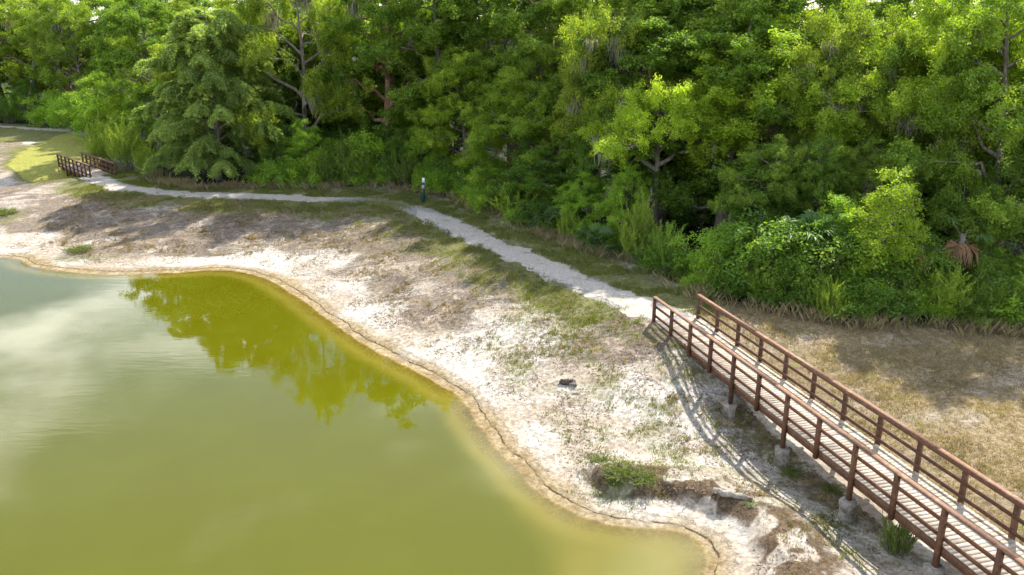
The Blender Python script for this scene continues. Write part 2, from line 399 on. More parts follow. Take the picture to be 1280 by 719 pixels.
def ground_material():
    m, t, o = new_mat('ground')
    g = t.nodes.new('ShaderNodeNewGeometry'); pos = g.outputs['Position']
    def attr(n):
        a = t.nodes.new('ShaderNodeAttribute'); a.attribute_name = n
        s = t.nodes.new('ShaderNodeSeparateColor'); t.links.new(a.outputs['Color'], s.inputs[0]); return s.outputs
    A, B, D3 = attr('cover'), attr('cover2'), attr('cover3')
    n_big = noise_n(t, pos, .35, 4, .6); n_mid = noise_n(t, pos, 1.6, 6, .65, .4); n_fin = noise_n(t, pos, 9, 6, .7, .3); n_gr = noise_n(t, pos, 38, 4, .7)
    mixn = math_n(t, 'ADD', math_n(t, 'MULTIPLY', n_mid, .5), math_n(t, 'MULTIPLY', n_fin, .5))
    mixg = math_n(t, 'ADD', math_n(t, 'MULTIPLY', n_fin, .55), math_n(t, 'MULTIPLY', n_gr, .45))
    def mask(attr, nz, soft=.09):
        # nz is centred on .5 with spread about .25; cover fraction = attr
        thr = maprange(t, attr, 0, 1, .78, .22, False)
        return maprange(t, nz, math_n(t, 'SUBTRACT', thr, soft), math_n(t, 'ADD', thr, soft))
    mp = t.nodes.new('ShaderNodeMapping'); mp.inputs['Rotation'].default_value = (0, 0, R(60)); mp.inputs['Scale'].default_value = (.35, 1.5, 1)
    t.links.new(pos, mp.inputs[0]); n_str = noise_n(t, mp.outputs[0], 1.1, 5, .65, .8)
    mixs = math_n(t, 'ADD', math_n(t, 'MULTIPLY', n_str, .55), math_n(t, 'MULTIPLY', n_fin, .45))
    sand = mixrgb(t, maprange(t, mixg, .35, .65), (.42, .375, .315), (.72, .685, .63))
    sand = mixrgb(t, maprange(t, n_big, .42, .62), sand, (.44, .37, .29))
    thc = mixrgb(t, maprange(t, mixg, .38, .62), (.125, .102, .078), (.32, .268, .21))
    thc = mixrgb(t, maprange(t, n_mid, .5, .68), thc, (.33, .235, .125))
    thc = mixrgb(t, maprange(t, n_str, .50, .66), thc, (.16, .125, .105))
    thc = mixrgb(t, maprange(t, noise_n(t, pos, .8, 5, .65, .5), .52, .66), thc, (.42, .35, .285))
    sand = mixrgb(t, maprange(t, mixg, .59, .65), sand, (.26, .20, .145))
    spk = math_n(t, 'ADD', math_n(t, 'MULTIPLY', mixs, .6), math_n(t, 'MULTIPLY', mixg, .4))
    c = mixrgb(t, mask(A[1], spk, .07), sand, thc)
    straw = mixrgb(t, maprange(t, mixg, .36, .62), (.185, .135, .072), (.40, .305, .18))
    straw = mixrgb(t, maprange(t, n_mid, .55, .68), straw, (.24, .24, .07))
    straw = mixrgb(t, maprange(t, n_big, .48, .66), straw, (.36, .30, .23))
    c = mixrgb(t, mask(B[2], n_fin, .2), c, straw)
    gr = mixrgb(t, maprange(t, mixg, .36, .64), (.078, .102, .02), (.205, .21, .055))
    gr = mixrgb(t, math_n(t, 'MULTIPLY', maprange(t, mixn, .48, .62), maprange(t, A[0], .75, .9, 1, .15)), gr, (.22, .18, .09))
    gr = mixrgb(t, maprange(t, A[0], .8, .9, 0, .6), gr, (.42, .41, .09))
    c = mixrgb(t, mask(A[0], mixn, .2), c, gr)
    lit = mixrgb(t, maprange(t, mixg, .38, .62), (.075, .05, .03), (.20, .14, .088))
    c = mixrgb(t, mask(A[2], mixn, .12), c, lit)
    grv = mixrgb(t, maprange(t, mixg, .33, .66), (.28, .265, .25), (.46, .44, .42))
    c = mixrgb(t, mask(B[0], n_fin, .12), c, grv)
    wetc = mixrgb(t, maprange(t, n_mid, .35, .65), (.27, .19, .085), (.42, .33, .19))
    c = mixrgb(t, B[1], c, wetc)
    silt = mixrgb(t, maprange(t, n_mid, .35, .65), (.17, .125, .035), (.29, .23, .085))
    c = mixrgb(t, maprange(t, math_n(t, 'ADD', D3[2], math_n(t, 'MULTIPLY', math_n(t, 'SUBTRACT', n_fin, .5), .10)), -.10, .0, 1, 0), c, silt)
    # dark line painted in for the shaded face of the small bank step
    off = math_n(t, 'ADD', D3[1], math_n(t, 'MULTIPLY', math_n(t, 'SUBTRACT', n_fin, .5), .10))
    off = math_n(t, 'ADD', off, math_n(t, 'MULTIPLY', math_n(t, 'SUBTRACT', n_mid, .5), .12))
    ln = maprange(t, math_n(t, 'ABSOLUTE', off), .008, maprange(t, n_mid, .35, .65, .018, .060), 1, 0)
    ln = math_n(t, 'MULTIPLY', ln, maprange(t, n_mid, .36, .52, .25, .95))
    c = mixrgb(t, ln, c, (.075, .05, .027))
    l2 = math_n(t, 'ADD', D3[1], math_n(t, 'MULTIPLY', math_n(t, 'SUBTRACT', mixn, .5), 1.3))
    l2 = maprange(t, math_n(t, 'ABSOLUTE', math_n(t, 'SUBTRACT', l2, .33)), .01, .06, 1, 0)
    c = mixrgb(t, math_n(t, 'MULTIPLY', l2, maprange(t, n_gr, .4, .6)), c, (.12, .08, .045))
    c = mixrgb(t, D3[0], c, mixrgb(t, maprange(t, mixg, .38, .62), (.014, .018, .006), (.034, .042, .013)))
    n_v = noise_n(t, pos, 5.5, 5, .7, .4)
    c = mixrgb(t, 1.0, c, mixrgb(t, maprange(t, n_v, .36, .64), (.66, .65, .635), (1.16, 1.16, 1.15)), 'MULTIPLY')
    p = t.nodes.new('ShaderNodeBsdfPrincipled'); t.links.new(c, p.inputs['Base Color'])
    p.inputs['Roughness'].default_value = .95; p.inputs['Specular IOR Level'].default_value = .15
    bmp = t.nodes.new('ShaderNodeBump'); bmp.inputs['Strength'].default_value = 1.0; bmp.inputs['Distance'].default_value = .11
    t.links.new(mixg, bmp.inputs['Height']); t.links.new(bmp.outputs[0], p.inputs['Normal'])
    t.links.new(p.outputs[0], o.inputs[0])
    return m
M['ground'] = ground_material()
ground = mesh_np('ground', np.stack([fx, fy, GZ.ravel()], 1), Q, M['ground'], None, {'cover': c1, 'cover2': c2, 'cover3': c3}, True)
tag(ground, 'pale sandy bank with dry thatch and grass sloping down to the pond', None, None, 'structure')

# path: a thin ragged sheet of pale crushed shell on the crest
def path_mesh(name, line, half, gap=None, seed=3):
    line = smooth_line(line, 12); seg = np.r_[0, np.cumsum(np.linalg.norm(np.diff(line, axis=0), axis=1))]
    s = np.arange(0, seg[-1], .12); px = np.interp(s, seg, line[:, 0]); py = np.interp(s, seg, line[:, 1])
    tx, ty = np.gradient(px), np.gradient(py); l = np.hypot(tx, ty); tx, ty = tx/l, ty/l
    if gap is not None:
        sg = [s[np.argmin(np.hypot(px-q[0], py-q[1]))] for q in gap]; gap = ((sg[0]+sg[1])/2, (sg[1]-sg[0])/2+.4)
    def edge(sd):
        w = half*(.80+.7*(fbm(s*.35, s*0+sd, sd, 3)-.5)) + 1.1*(fbm(s*1.6, s*0+sd, sd+7, 4)-.5)
        if gap is not None:
            g = np.exp(-((s-gap[0])/gap[1])**8); w = w*(1-.99*g)
        return np.maximum(w, .004)
    L, Rr = edge(seed), edge(seed+1); k = 13; f = np.linspace(-1, 1, k)
    W_ = np.where(f[None] < 0, f[None]*L[:, None], f[None]*Rr[:, None])
    X = px[:, None]-ty[:, None]*W_; Y = py[:, None]+tx[:, None]*W_
    Z = height(X.ravel(), Y.ravel()).reshape(X.shape)+.014
    idx = np.arange((len(s)-1)*k).reshape(-1, k)[:, :-1].ravel()
    return mesh_np(name, np.stack([X.ravel(), Y.ravel(), Z.ravel()], 1), np.stack([idx, idx+1, idx+k+1, idx+k], 1), M['path'], None, None, True)
def path_material():
    m, t, o = new_mat('path')
    g = t.nodes.new('ShaderNodeNewGeometry'); pos = g.outputs['Position']
    a, b, c_ = noise_n(t, pos, 1.3, 5, .65), noise_n(t, pos, 10, 6, .7), noise_n(t, pos, 40, 3, .7)
    c = mixrgb(t, maprange(t, b, .32, .68), (.29, .255, .215), (.52, .475, .415))
    c = mixrgb(t, maprange(t, a, .55, .72), c, (.30, .255, .20))
    c = mixrgb(t, maprange(t, math_n(t, 'ADD', math_n(t, 'MULTIPLY', b, .5), math_n(t, 'MULTIPLY', a, .5)), .56, .62), c, (.17, .155, .075))
    p = t.nodes.new('ShaderNodeBsdfPrincipled'); t.links.new(c, p.inputs['Base Color']); p.inputs['Roughness'].default_value = .95
    p.inputs['Specular IOR Level'].default_value = .15
    bmp = t.nodes.new('ShaderNodeBump'); bmp.inputs['Strength'].default_value = .7; bmp.inputs['Distance'].default_value = .04
    t.links.new(b, bmp.inputs['Height']); t.links.new(bmp.outputs[0], p.inputs['Normal']); t.links.new(p.outputs[0], o.inputs[0])
    return m
M['path'] = path_material()
pA = [(-34.2, 67.1), (-30.8, 63.2), (-25.5, 60.6), (-18, 58.9), (-12, 58.0), (-8.2, 56.6), (-5.3, 52.5), (-2.3, 47.6), (.6, 42.7), (3.2, 38.4), (5.2, 35.4), (6.85, 33.15)]
tag(path_mesh('path', pA, 1.08, gap=((-12.6, 58.0), (-6.0, 53.6))), 'pale crushed shell path curving from the far bridge to the near bridge', None, None, 'structure')
tag(path_mesh('path', [(-86, 104), (-66, 102.5), (-54, 98.6), (-48, 94)], 1.0, seed=11), 'far pale path at the foot of the distant trees on the left', None, None, 'structure')

# pond: murky green water, clear enough over the shallows to show the sandy bed
def pond_material():
    m, t, o = new_mat('pond')
    g = t.nodes.new('ShaderNodeNewGeometry'); pos = g.outputs['Position']
    a = t.nodes.new('ShaderNodeAttribute'); a.attribute_name = 'depth'
    s = t.nodes.new('ShaderNodeSeparateColor'); t.links.new(a.outputs['Color'], s.inputs[0]); dep = s.outputs[0]
    nb = noise_n(t, pos, .30, 4, .55); nb2 = noise_n(t, pos, .9, 4, .6)
    bodyc = mixrgb(t, maprange(t, dep, .03, .5), (.19, .155, .022), (.082, .083, .0022))
    bodyc = mixrgb(t, maprange(t, nb, .35, .7, 0, .25), bodyc, (.10, .108, .006))
    d = t.nodes.new('ShaderNodeBsdfDiffuse'); t.links.new(bodyc, d.inputs[0])
    tr = t.nodes.new('ShaderNodeBsdfTransparent'); tr.inputs[0].default_value = (.93, .86, .55, 1)
    mur = math_n(t, 'SUBTRACT', 1, math_n(t, 'POWER', 2.718, math_n(t, 'MULTIPLY', dep, math_n(t, 'ADD', -21.0, math_n(t, 'MULTIPLY', nb2, 12)))))
    b = t.nodes.new('ShaderNodeMixShader'); t.links.new(mur, b.inputs[0]); t.links.new(tr.outputs[0], b.inputs[1]); t.links.new(d.outputs[0], b.inputs[2])
    # ripples: fine wind waves in patches
    mp = t.nodes.new('ShaderNodeMapping'); mp.inputs['Rotation'].default_value = (0, 0, R(-28)); mp.inputs['Scale'].default_value = (.45, 2.2, 1)
    t.links.new(pos, mp.inputs[0])
    r1 = noise_n(t, mp.outputs[0], 1.6, 3, .5, .3); patch = maprange(t, noise_n(t, pos, .12, 3, .5), .44, .60, .06, 1)
    bmp = t.nodes.new('ShaderNodeBump'); bmp.inputs['Strength'].default_value = .032; bmp.inputs['Distance'].default_value = .10
    t.links.new(math_n(t, 'MULTIPLY', r1, patch), bmp.inputs['Height'])
    gl = t.nodes.new('ShaderNodeBsdfGlossy'); gl.inputs['Roughness'].default_value = .0; t.links.new(bmp.outputs[0], gl.inputs['Normal'])
    fr = t.nodes.new('ShaderNodeFresnel'); fr.inputs['IOR'].default_value = 1.43; t.links.new(bmp.outputs[0], fr.inputs['Normal'])
    frf = math_n(t, 'MULTIPLY', fr.outputs[0], math_n(t, 'SUBTRACT', 1, g.outputs['Backfacing']))
    ms = t.nodes.new('ShaderNodeMixShader'); t.links.new(frf, ms.inputs[0]); t.links.new(b.outputs[0], ms.inputs[1]); t.links.new(gl.outputs[0], ms.inputs[2])
    t.links.new(ms.outputs[0], o.inputs[0])
    return m
M['pond'] = pond_material()
wx = spaced([(-76, -35, 1), (-35, -12, .3), (-12, 7, .15)]); wy = spaced([(-6, 14, 1), (14, 36, .15), (36, 52, .25)])
WX, WY = np.meshgrid(wx, wy); X, Y = WX.ravel(), WY.ravel()
dep = np.clip(WATER-height(X, Y), 0, 3)
wds = shore_d(X, Y)
idx = np.arange((len(wy)-1)*len(wx)).reshape(len(wy)-1, -1)[:, :-1].ravel(); n_ = len(wx)
WQ = np.stack([idx, idx+1, idx+n_+1, idx+n_], 1)
WQ = WQ[(wds[WQ].min(1) < .35)]
used = np.unique(WQ); remap = np.zeros(len(X), int); remap[used] = np.arange(len(used))
pond = mesh_np('pond_water', np.stack([X[used], Y[used], np.full(len(used), WATER)], 1), remap[WQ], M['pond'], None, {'depth': np.stack([dep[used]]*3, 1)}, True)
tag(pond, 'still murky green pond reflecting clouds and trees', None, None, 'structure')

# ------------------------------------------------------------------ timber footbridges
def footbridge(name, origin, th, spacing, nN, nF, offF, width, rail_h, posts_down, footing_at, skirt):
    """origin = foot of the near railing's first post; runs along th; the deck lies on the right of the near railing"""
    root = empty(name, (origin[0], origin[1], 0), th)
    zr, zd = rail_h, 0.05
    LN = (nN-1)*spacing; end = LN+.10
    sgn = 1.0                                           # local +y is the deck side
    rsn = random.Random(7)
    def post(x, y, z0):
        b = MB(); b.box((x, y, (z0+zr-.04)/2), (.058, 0, 0), (0, .058, 0), (0, 0, (zr-.04-z0)/2)); return b.build('post', M['wood'], root)
    for i in range(nN):
        x = i*spacing; down = posts_down
        if i in footing_at: down = footing_at[i]
        post(x, 0, down)
    for i in range(nF):
        x = offF+i*spacing
        post(x, width, footing_at.get(i, posts_down))
    for k, (y, ins, x0, x1) in enumerate(((0, 1, -.07, end), (width, -1, offF-.07, max(end, offF+(nF-1)*spacing+.1)))):
        L = (x1-x0)/2; cx = (x0+x1)/2
        b = MB()
        npc = max(1, int(round(2*L/4.9)))
        for q in range(npc):                             # cap boards butted end to end
            a0 = x0+(x1-x0)*q/npc; a1 = x0+(x1-x0)*(q+1)/npc
            b.box(((a0+a1)/2, y+ins*.015, zr-.019+rsn.uniform(-.003, .003)), ((a1-a0)/2-.003, 0, 0), (0, .075, 0), (0, 0, .019))
        b.build('top_rail', M['wood_cap_lit'], root)
        b = MB(); b.box((cx, y+ins*.0795, zr-.087), (L-.02, 0, 0), (0, .020, 0), (0, 0, .052)); b.build('rail_board', M['wood'], root)
        b = MB(); b.box((cx, y+ins*.0795, zd+.60), (L-.02, 0, 0), (0, .020, 0), (0, 0, .052)); b.build('middle_rail', M['wood'], root)
        b = MB(); b.box((cx, y+ins*.0795, zd+.19), (L-.02, 0, 0), (0, .020, 0), (0, 0, .052)); b.build('bottom_rail', M['wood'], root)
        b = MB(); b.box((cx, y+ins*.085, zd-.17), (L-.05, 0, 0), (0, .026, 0), (0, 0, skirt/2)); b.build('side_beam', M['wood'], root)
    b = MB(); x = -.05
    while x < end:
        w = .136; dz = rsn.uniform(-.003, .003)
        b.box((x+w/2, width/2+rsn.uniform(-.006, .006), zd-.012+dz), (w/2, 0, 0), (0, width/2-.055, 0), (0, 0, .016)); x += w+.018
    npk = len(b.V); tc_ = np.repeat(np.clip(.92+.16*np.random.RandomState(5).randn(npk), .6, 1.2), 8)
    b.build('deck', M['plank'], root, False, np.stack([tc_, tc_*.985, tc_*.96], 1))
    b = MB()
    for yy in (.35*width, .65*width): b.box((LN/2, yy, zd-.14), (LN/2, 0, 0), (0, .03, 0), (0, 0, .10))
    b.build('joist', M['wood'], root)
    return root
DOWN = -.27
feet = {4: -.78, 6: -.80, 8: -.70, 10: -.56, 12: -.5, 14: -.5}
br = footbridge('footbridge', BR0, BTH, BS, 15, 15, .19, BW, 1.10, DOWN, feet, .24)
tag(br, 'long brown timber footbridge with pale plank deck crossing the sandy swale', 'footbridge')
def footing(x, y, zt, seed, parent):
    rs = np.random.RandomState(seed); k = 12; an = np.linspace(0, 2*np.pi, k, endpoint=False)
    wp = parent.matrix_basis @ __import__('mathutils').Vector((x, y, 0)); g = gz(wp.x, wp.y)-.15
    prof = [(.02, zt+.01), (.20, zt+.015), (.245, zt-.03), (.22, zt-.17), (.20, zt-.30), (.22, g)]
    V = []
    for i, (r, z) in enumerate(prof):
        rr = r*(1+.18*(rs.rand(k)-.5)*(i > 0))
        V.append(np.stack([x+rr*np.cos(an), y+rr*np.sin(an), z+.05*(rs.rand(k)-.5)*(i > 0)], 1))
    V = np.vstack(V); Qs = [(i*k+j, i*k+(j+1) % k, (i+1)*k+(j+1) % k, (i+1)*k+j) for i in range(len(prof)-1) for j in range(k)]
    return mesh_np('footing', V, Qs, M['concrete'], parent)
for i, z in feet.items():
    footing(i*BS, 0, z, i, br); footing(.19+i*BS, BW, z, 40+i, br)

fb0 = at(113.4, 223.3, 0)[:2]; fb1 = at(73.9, 207.6, 0)[:2]; fv = fb1-fb0; fL = np.linalg.norm(fv); fth = math.atan2(fv[1], fv[0])
# the far bridge's deck lies to the right of its near railing: run it from its left end
fth2 = math.atan2(-fv[1], -fv[0])
br2 = footbridge('footbridge', fb1, fth2, fL/8, 9, 9, .25, 1.95, 1.10, -.35, {2: -1.2, 5: -1.2}, .30)
tag(br2, 'short dark brown timber footbridge far off at the edge of the yellow-green meadow', 'footbridge')

# ------------------------------------------------------------------ pet waste station beside the path
def station():
    p = on_ground(530.5, 252); root = empty('pet_waste_station', tuple(p), R(-20))
    b = MB(); b.box((0, 0, .82), (.035, 0, 0), (0, .035, 0), (0, 0, .86)); b.build('post', M['green_metal'], root)
    b = MB(); b.box((0, -.048, 1.52), (.10, 0, 0), (0, .011, 0), (0, 0, .17)); b.build('sign_panel', M['white_panel'], root)
    b = MB(); b.box((0, -.096, 1.07), (.10, 0, 0), (0, .05, 0), (0, 0, .13)); d = b.build('bag_dispenser', M['grey_panel'], root)
    b = MB(); b.box((0, -.10, 1.222), (.11, 0, 0), (0, .06, 0), (0, 0, .018)); b.build('dispenser_lid', M['green_metal'], root)
    b = MB(); b.tube([(0, -.24, z) for z in (.04, .06, .50, .55)], [.13, .14, .15, .15], 16); b.build('bin', M['green_metal'], root)
    b = MB(); b.tube([(0, -.24, .552), (0, -.24, .59), (0, -.24, .61)], [.165, .165, .08], 16); b.build('bin_lid', M['green_metal'], root)
    tag(root, 'dark green pet waste station with white sign standing beside the path', 'waste station')
station()

# ------------------------------------------------------------------ logs on the bank
def rough_log(name, p, rz, L, r, mat, label, seed, tilt=0, stub=True):
    rs = np.random.RandomState(seed); root = empty(name, tuple(p), rz)
    n = 12; s = np.linspace(-.5, .5, n); P = np.stack([s*L, .05*L*np.sin(s*5), r*.75+s*L*tilt+.02*rs.randn(n)], 1)
    rad = r*(.75+.35*np.sin((s+.5)*math.pi)**.5+.12*rs.randn(n)*.6)
    b = MB(); b.tube(P, rad, 11); V = np.vstack(b.V); V += .012*rs.randn(*V.shape)
    mesh_np('trunk', V, np.vstack(b.Q), mat, root, None, False)
    if stub:
        b = MB(); b.tube([P[8]+(0, 0, 0), P[8]+(.05, .10, r*1.3), P[8]+(.10, .2, r*1.9)], [r*.45, r*.35, r*.2], 8); b.build('branch_stub', mat, root)
    tag(root, label, 'log'); return root
p = on_ground(709, 480)
lg = rough_log('log', p, R(-22), .52, .115, M['dead_wood'], 'short dark charred log lying alone on the pale sandy slope', 3, .08, False)
b = MB(); b.tube([(.12, -.09, .05), (.30, -.12, .07), (.42, -.10, .05)], [.05, .085, .03], 8); b.build('broken_end', M['pale_wood'], lg)
p = on_ground(915, 621)
rough_log('log', p, R(-24), 1.1, .085, M['pale_wood'], 'pale bleached log lying on the dark eroded bank near the bridge', 5, -.08)

# ------------------------------------------------------------------ plants
def rand_dirs(rs, n):
    v = rs.randn(n, 3); return v/np.linalg.norm(v, axis=1)[:, None]
def norm(v): return v/(np.linalg.norm(v, axis=-1, keepdims=True)+1e-9)
def leaf_quads(rs, P, Nn, L, Wd, T=None):
    """diamond leaves at P, facing Nn, long axis T (random when None)"""
    n = len(P); L = np.broadcast_to(L, (n,))[:, None]*(.7+.6*rs.rand(n, 1)); Wd = np.broadcast_to(Wd, (n,))[:, None]*(.75+.5*rs.rand(n, 1))
    if T is None: T = rs.randn(n, 3)
    T = norm(T-Nn*(T*Nn).sum(1, keepdims=True)); B = np.cross(Nn, T)
    V = np.stack([P-T*L*.5, P+B*Wd*.5+T*L*.05, P+T*L*.5-Nn*L*.12, P-B*Wd*.5+T*L*.05], 1).reshape(-1, 3)
    return V, np.arange(4*n).reshape(n, 4)
def limb_line(rs, a, b, n=6, sag=0., wob=.08):
    a, b = np.asarray(a, float), np.asarray(b, float); s = np.linspace(0, 1, n)[:, None]
    L = np.linalg.norm(b-a); P = a+(b-a)*s
    P = P+rs.randn(n, 3)*wob*L*.4*np.sin(s*math.pi)
    P[:, 2] += sag*L*np.sin(s[:, 0]*math.pi)
    return P
def foliage(rs, centres, radii, per, leaf, flat=.62, clump_tint=None):
    """each clump is a tuft of leafy twigs that reach out unevenly from its centre"""
    Vs, Qs, Cs = [], [], []; n0 = 0
    for c, r in zip(centres, radii):
        n = int(per*(r/.9)**2); k = max(6, int(13*r))
        d = rand_dirs(rs, k); d[:, 2] = np.where(rs.rand(k) < .45, np.abs(d[:, 2]), d[:, 2])*flat
        ln = r*(.45+.85*rs.rand(k)**1.4); org = c+rs.randn(k, 3)*r*.22
        i = rs.randint(0, k, n); u_ = rs.rand(n)**.75
        P = org[i]+d[i]*(ln[i]*u_)[:, None]; P[:, 2] -= .22*ln[i]*u_**2
        P += rs.randn(n, 3)*(.06+.13*r*(1-.6*u_))[:, None]
        Td = norm(d[i]+rs.randn(n, 3)*.7)
        Nn = norm(np.array([0, 0, .75])+rs.randn(n, 3)*.75+.25*d[i])
        V, Q_ = leaf_quads(rs, P, Nn, leaf[0], leaf[1], Td)
        tb = rs.rand(); tw = rs.rand(k)
        tint = np.clip(tb*.40+.28*tw[i]+.34*rs.rand(n)+.10*(u_-.5), 0, 1)
        Vs.append(V); Qs.append(Q_+n0); Cs.append(np.repeat(tint, 4)); n0 += len(V)
    c = np.concatenate(Cs)
    return np.vstack(Vs), np.vstack(Qs), np.stack([c, c, c], 1)
def moss_strands(rs, pts, per=30, L=(.5, 1.4), w=.045):
    Vs, Qs, Cs, n0 = [], [], [], 0
    for c in pts:
        n = per; base = c+rs.randn(n, 3)*np.array([.30, .30, .12]); l = rs.uniform(L[0], L[1])*(.3+.7*rs.rand(n))
        az = rs.rand(n)*6.28; B = np.stack([np.cos(az), np.sin(az), 0*az], 1)*w*.5
        j = np.stack([rs.randn(n)*.10, rs.randn(n)*.10, -l*.5], 1); e = j*.6+np.stack([rs.randn(n)*.12, rs.randn(n)*.12, -l*.7], 1)
        V = np.stack([base-B, base+B, base+j+B*1.1, base+j-B*1.1, base+e+B*.25, base+e-B*.25], 1).reshape(-1, 3)
        k = np.arange(n)[:, None]*6+n0
        Qs.append(np.vstack([k+np.array([[0, 1, 2, 3]]), k+np.array([[3, 2, 4, 5]])])); Vs.append(V); Cs.append(np.repeat(rs.rand(n), 6)); n0 += len(V)
    c = np.concatenate(Cs); return np.vstack(Vs), np.vstack(Qs), np.stack([c, c, c], 1)

PROTO = {}
def finish(key, name, trunk, fol, bark, leafm, moss=None):
    root = empty(name, (0, 0, -500))
    trunk.build('trunk' if name != 'shrub' else 'stem', M[bark], root, True)
    mesh_np('crown' if name != 'shrub' else 'foliage', fol[0], fol[1], M[leafm], root, fol[2])
    for ms in moss or []: mesh_np('hanging_moss', ms[0], ms[1], M['moss'], root, ms[2])
    PROTO[key] = root
def make_oak(key, seed, H=14., Rr=4.6, base=.22, nl=15, nsub=5, per=430, leaf=(.17, .085), lobes=.17, moss=0, lean=.05, bark='bark', prof_pow=.75, leafm='oak_leaf', r0=None, lo=.12, flat=.8):
    rs = np.random.RandomState(seed); b = MB()
    n = 9; s = np.linspace(0, 1, n); r0 = r0 or H*.020
    T = np.stack([lean*H*s*math.cos(seed)+.12*np.cumsum(rs.randn(n))*s, lean*H*s*math.sin(seed)+.12*np.cumsum(rs.randn(n))*s, s*H*.86-.3*(s == 0)], 1)
    b.tube(T, r0*(1-.85*s)+.3*r0*np.exp(-s*12), 9)
    cen, rad, hang = [], [], []
    for k in range(nl):
        t = (k+.5)/nl; t = t**.9; h = base+(.80-base)*t
        i = h/.86*(n-1); p0 = np.array([np.interp(i, np.arange(n), T[:, q]) for q in range(3)])
        az = k*2.4+rs.uniform(-.4, .4); pr = (math.sin(math.pi*(lo+(.95-lo)*t**.85)))**prof_pow
        rl = Rr*pr*rs.uniform(.72, 1.12)
        end = p0+np.array([math.cos(az)*rl, math.sin(az)*rl, rl*rs.uniform(.15, .55)*(1.1-.4*t)])
        end[2] = min(end[2], H*.96)
        Lb = limb_line(rs, p0, end, 7, .06, .16); rb = r0*(.55-.35*t)
        b.tube(Lb, np.linspace(rb, .015, 7), 6, False)
        cen.append(end); rad.append(rs.uniform(.8, 1.25)*lobes*Rr)
        for m in range(nsub):
            q = rs.uniform(.38, .98); pq = np.array([np.interp(q*6, np.arange(7), Lb[:, w]) for w in range(3)])
            aa = az+rs.uniform(-1.5, 1.5); l2 = Rr*rs.uniform(.16, .36)
            e2 = pq+np.array([math.cos(aa)*l2, math.sin(aa)*l2, l2*rs.uniform(-.25, .85)])
            b.tube(limb_line(rs, pq, e2, 4, .05, .2), np.linspace(.035, .008, 4), 4, False)
            cen.append(e2); rad.append(rs.uniform(.65, 1.2)*lobes*Rr); hang.append((pq+e2)/2)
    for m in range(5):
        cen.append(T[-1]+np.array([rs.uniform(-.2, .2)*Rr, rs.uniform(-.2, .2)*Rr, rs.uniform(-.02, .12)*H])); rad.append(rs.uniform(.8, 1.1)*lobes*Rr)
    fol = foliage(rs, cen, rad, per, leaf, flat)
    ms = None
    if moss:
        pts = np.array([hang[i] for i in rs.choice(len(hang), min(moss, len(hang)), False)])
        ms = [moss_strands(rs, [p_], 130, (.5, 1.5), .05) for p_ in pts]
    finish(key, 'tree', b, fol, bark, leafm, ms)
def make_cedar(key, seed, H=13., Rr=4.4, nl=46, per=430, leaf=(.20, .05)):
    rs = np.random.RandomState(seed); b = MB(); n = 8; s = np.linspace(0, 1, n)
    T = np.stack([.1*np.cumsum(rs.randn(n)), .1*np.cumsum(rs.randn(n)), s*H*.97-.2*(s == 0)], 1); T[0, :2] = 0
    b.tube(T, .28*(1-.93*s), 9)
    Vs, Qs, Cs, n0 = [], [], [], 0
    for k in range(nl):
        t = (k+.5)/nl; h = .06+.90*t; p0 = np.array([np.interp(h*(n-1), np.arange(n), T[:, q]) for q in range(3)])
        az = k*2.4+rs.uniform(-.3, .3); rl = Rr*math.sin(math.pi*(.28+.63*t))**.8*rs.uniform(.62, 1.15)+.3
        end = p0+np.array([math.cos(az)*rl, math.sin(az)*rl, rl*rs.uniform(.05, .40)-.15*rl])
        Lb = limb_line(rs, p0, end, 8, .12, .08); b.tube(Lb, np.linspace(.075*(1-t)+.02, .008, 8), 5, False)
        ntw = int(7+5*rl)
        tb = rs.rand()
        for m in range(ntw):
            q = rs.uniform(.22, 1.0); pq = np.array([np.interp(q*7, np.arange(8), Lb[:, w]) for w in range(3)])
            aa = az+rs.choice([-1, 1])*rs.uniform(.2, 1.25); l2 = rs.uniform(.45, 1.15)*(.55+.11*rl)
            dv = np.array([math.cos(aa)*l2, math.sin(aa)*l2, 0])
            nn = int(per*.26); u_ = rs.rand(nn)**.8
            P = pq+dv*u_[:, None]; P[:, 2] += .2*l2*u_-1.05*l2*u_**2
            P += rs.randn(nn, 3)*.10*np.array([1, 1, .7])
            Td = norm(dv+np.array([0, 0, -.5])*l2*u_[:, None]+rs.randn(nn, 3)*.45*l2)
            Nn = norm(rs.randn(nn, 3)*.6+np.array([0, 0, .8]))
            V, Q_ = leaf_quads(rs, P, Nn, leaf[0], leaf[1], Td)
            ti = np.clip(.5*tb+.3*rs.rand()+.3*rs.rand(nn)+.1, 0, 1)
            Vs.append(V); Qs.append(Q_+n0); Cs.append(np.repeat(ti, 4)); n0 += len(V)
    c = np.concatenate(Cs)
    finish(key, 'tree', b, (np.vstack(Vs), np.vstack(Qs), np.stack([c]*3, 1)), 'bark', 'cedar_leaf')
def make_dome(key, seed, H=2.4, Rr=1.5, nc=26, per=620, leaf=(.11, .06), leafm='shrub_leaf', name='shrub'):
    rs = np.random.RandomState(seed); b = MB(); cen, rad = [], []
    for k in range(nc):
        az = k*2.4; r = Rr*math.sqrt((k+.5)/nc)*.85; h = H*(.25+.6*rs.rand())*(1-.45*(r/Rr)**2)
        e = np.array([math.cos(az)*r, math.sin(az)*r, h]); st = np.array([.15*math.cos(az), .15*math.sin(az), -.15])
        b.tube(limb_line(rs, st, e, 5, .05, .15), np.linspace(.035, .008, 5), 5, False); cen.append(e); rad.append(rs.uniform(.24, .42)*Rr)
        if k % 2: cen.append(np.array([e[0]*1.05, e[1]*1.05, h*.42])); rad.append(rs.uniform(.22, .34)*Rr)
    finish(key, name, b, foliage(rs, cen, rad, per, leaf, .8), 'bark', leafm)
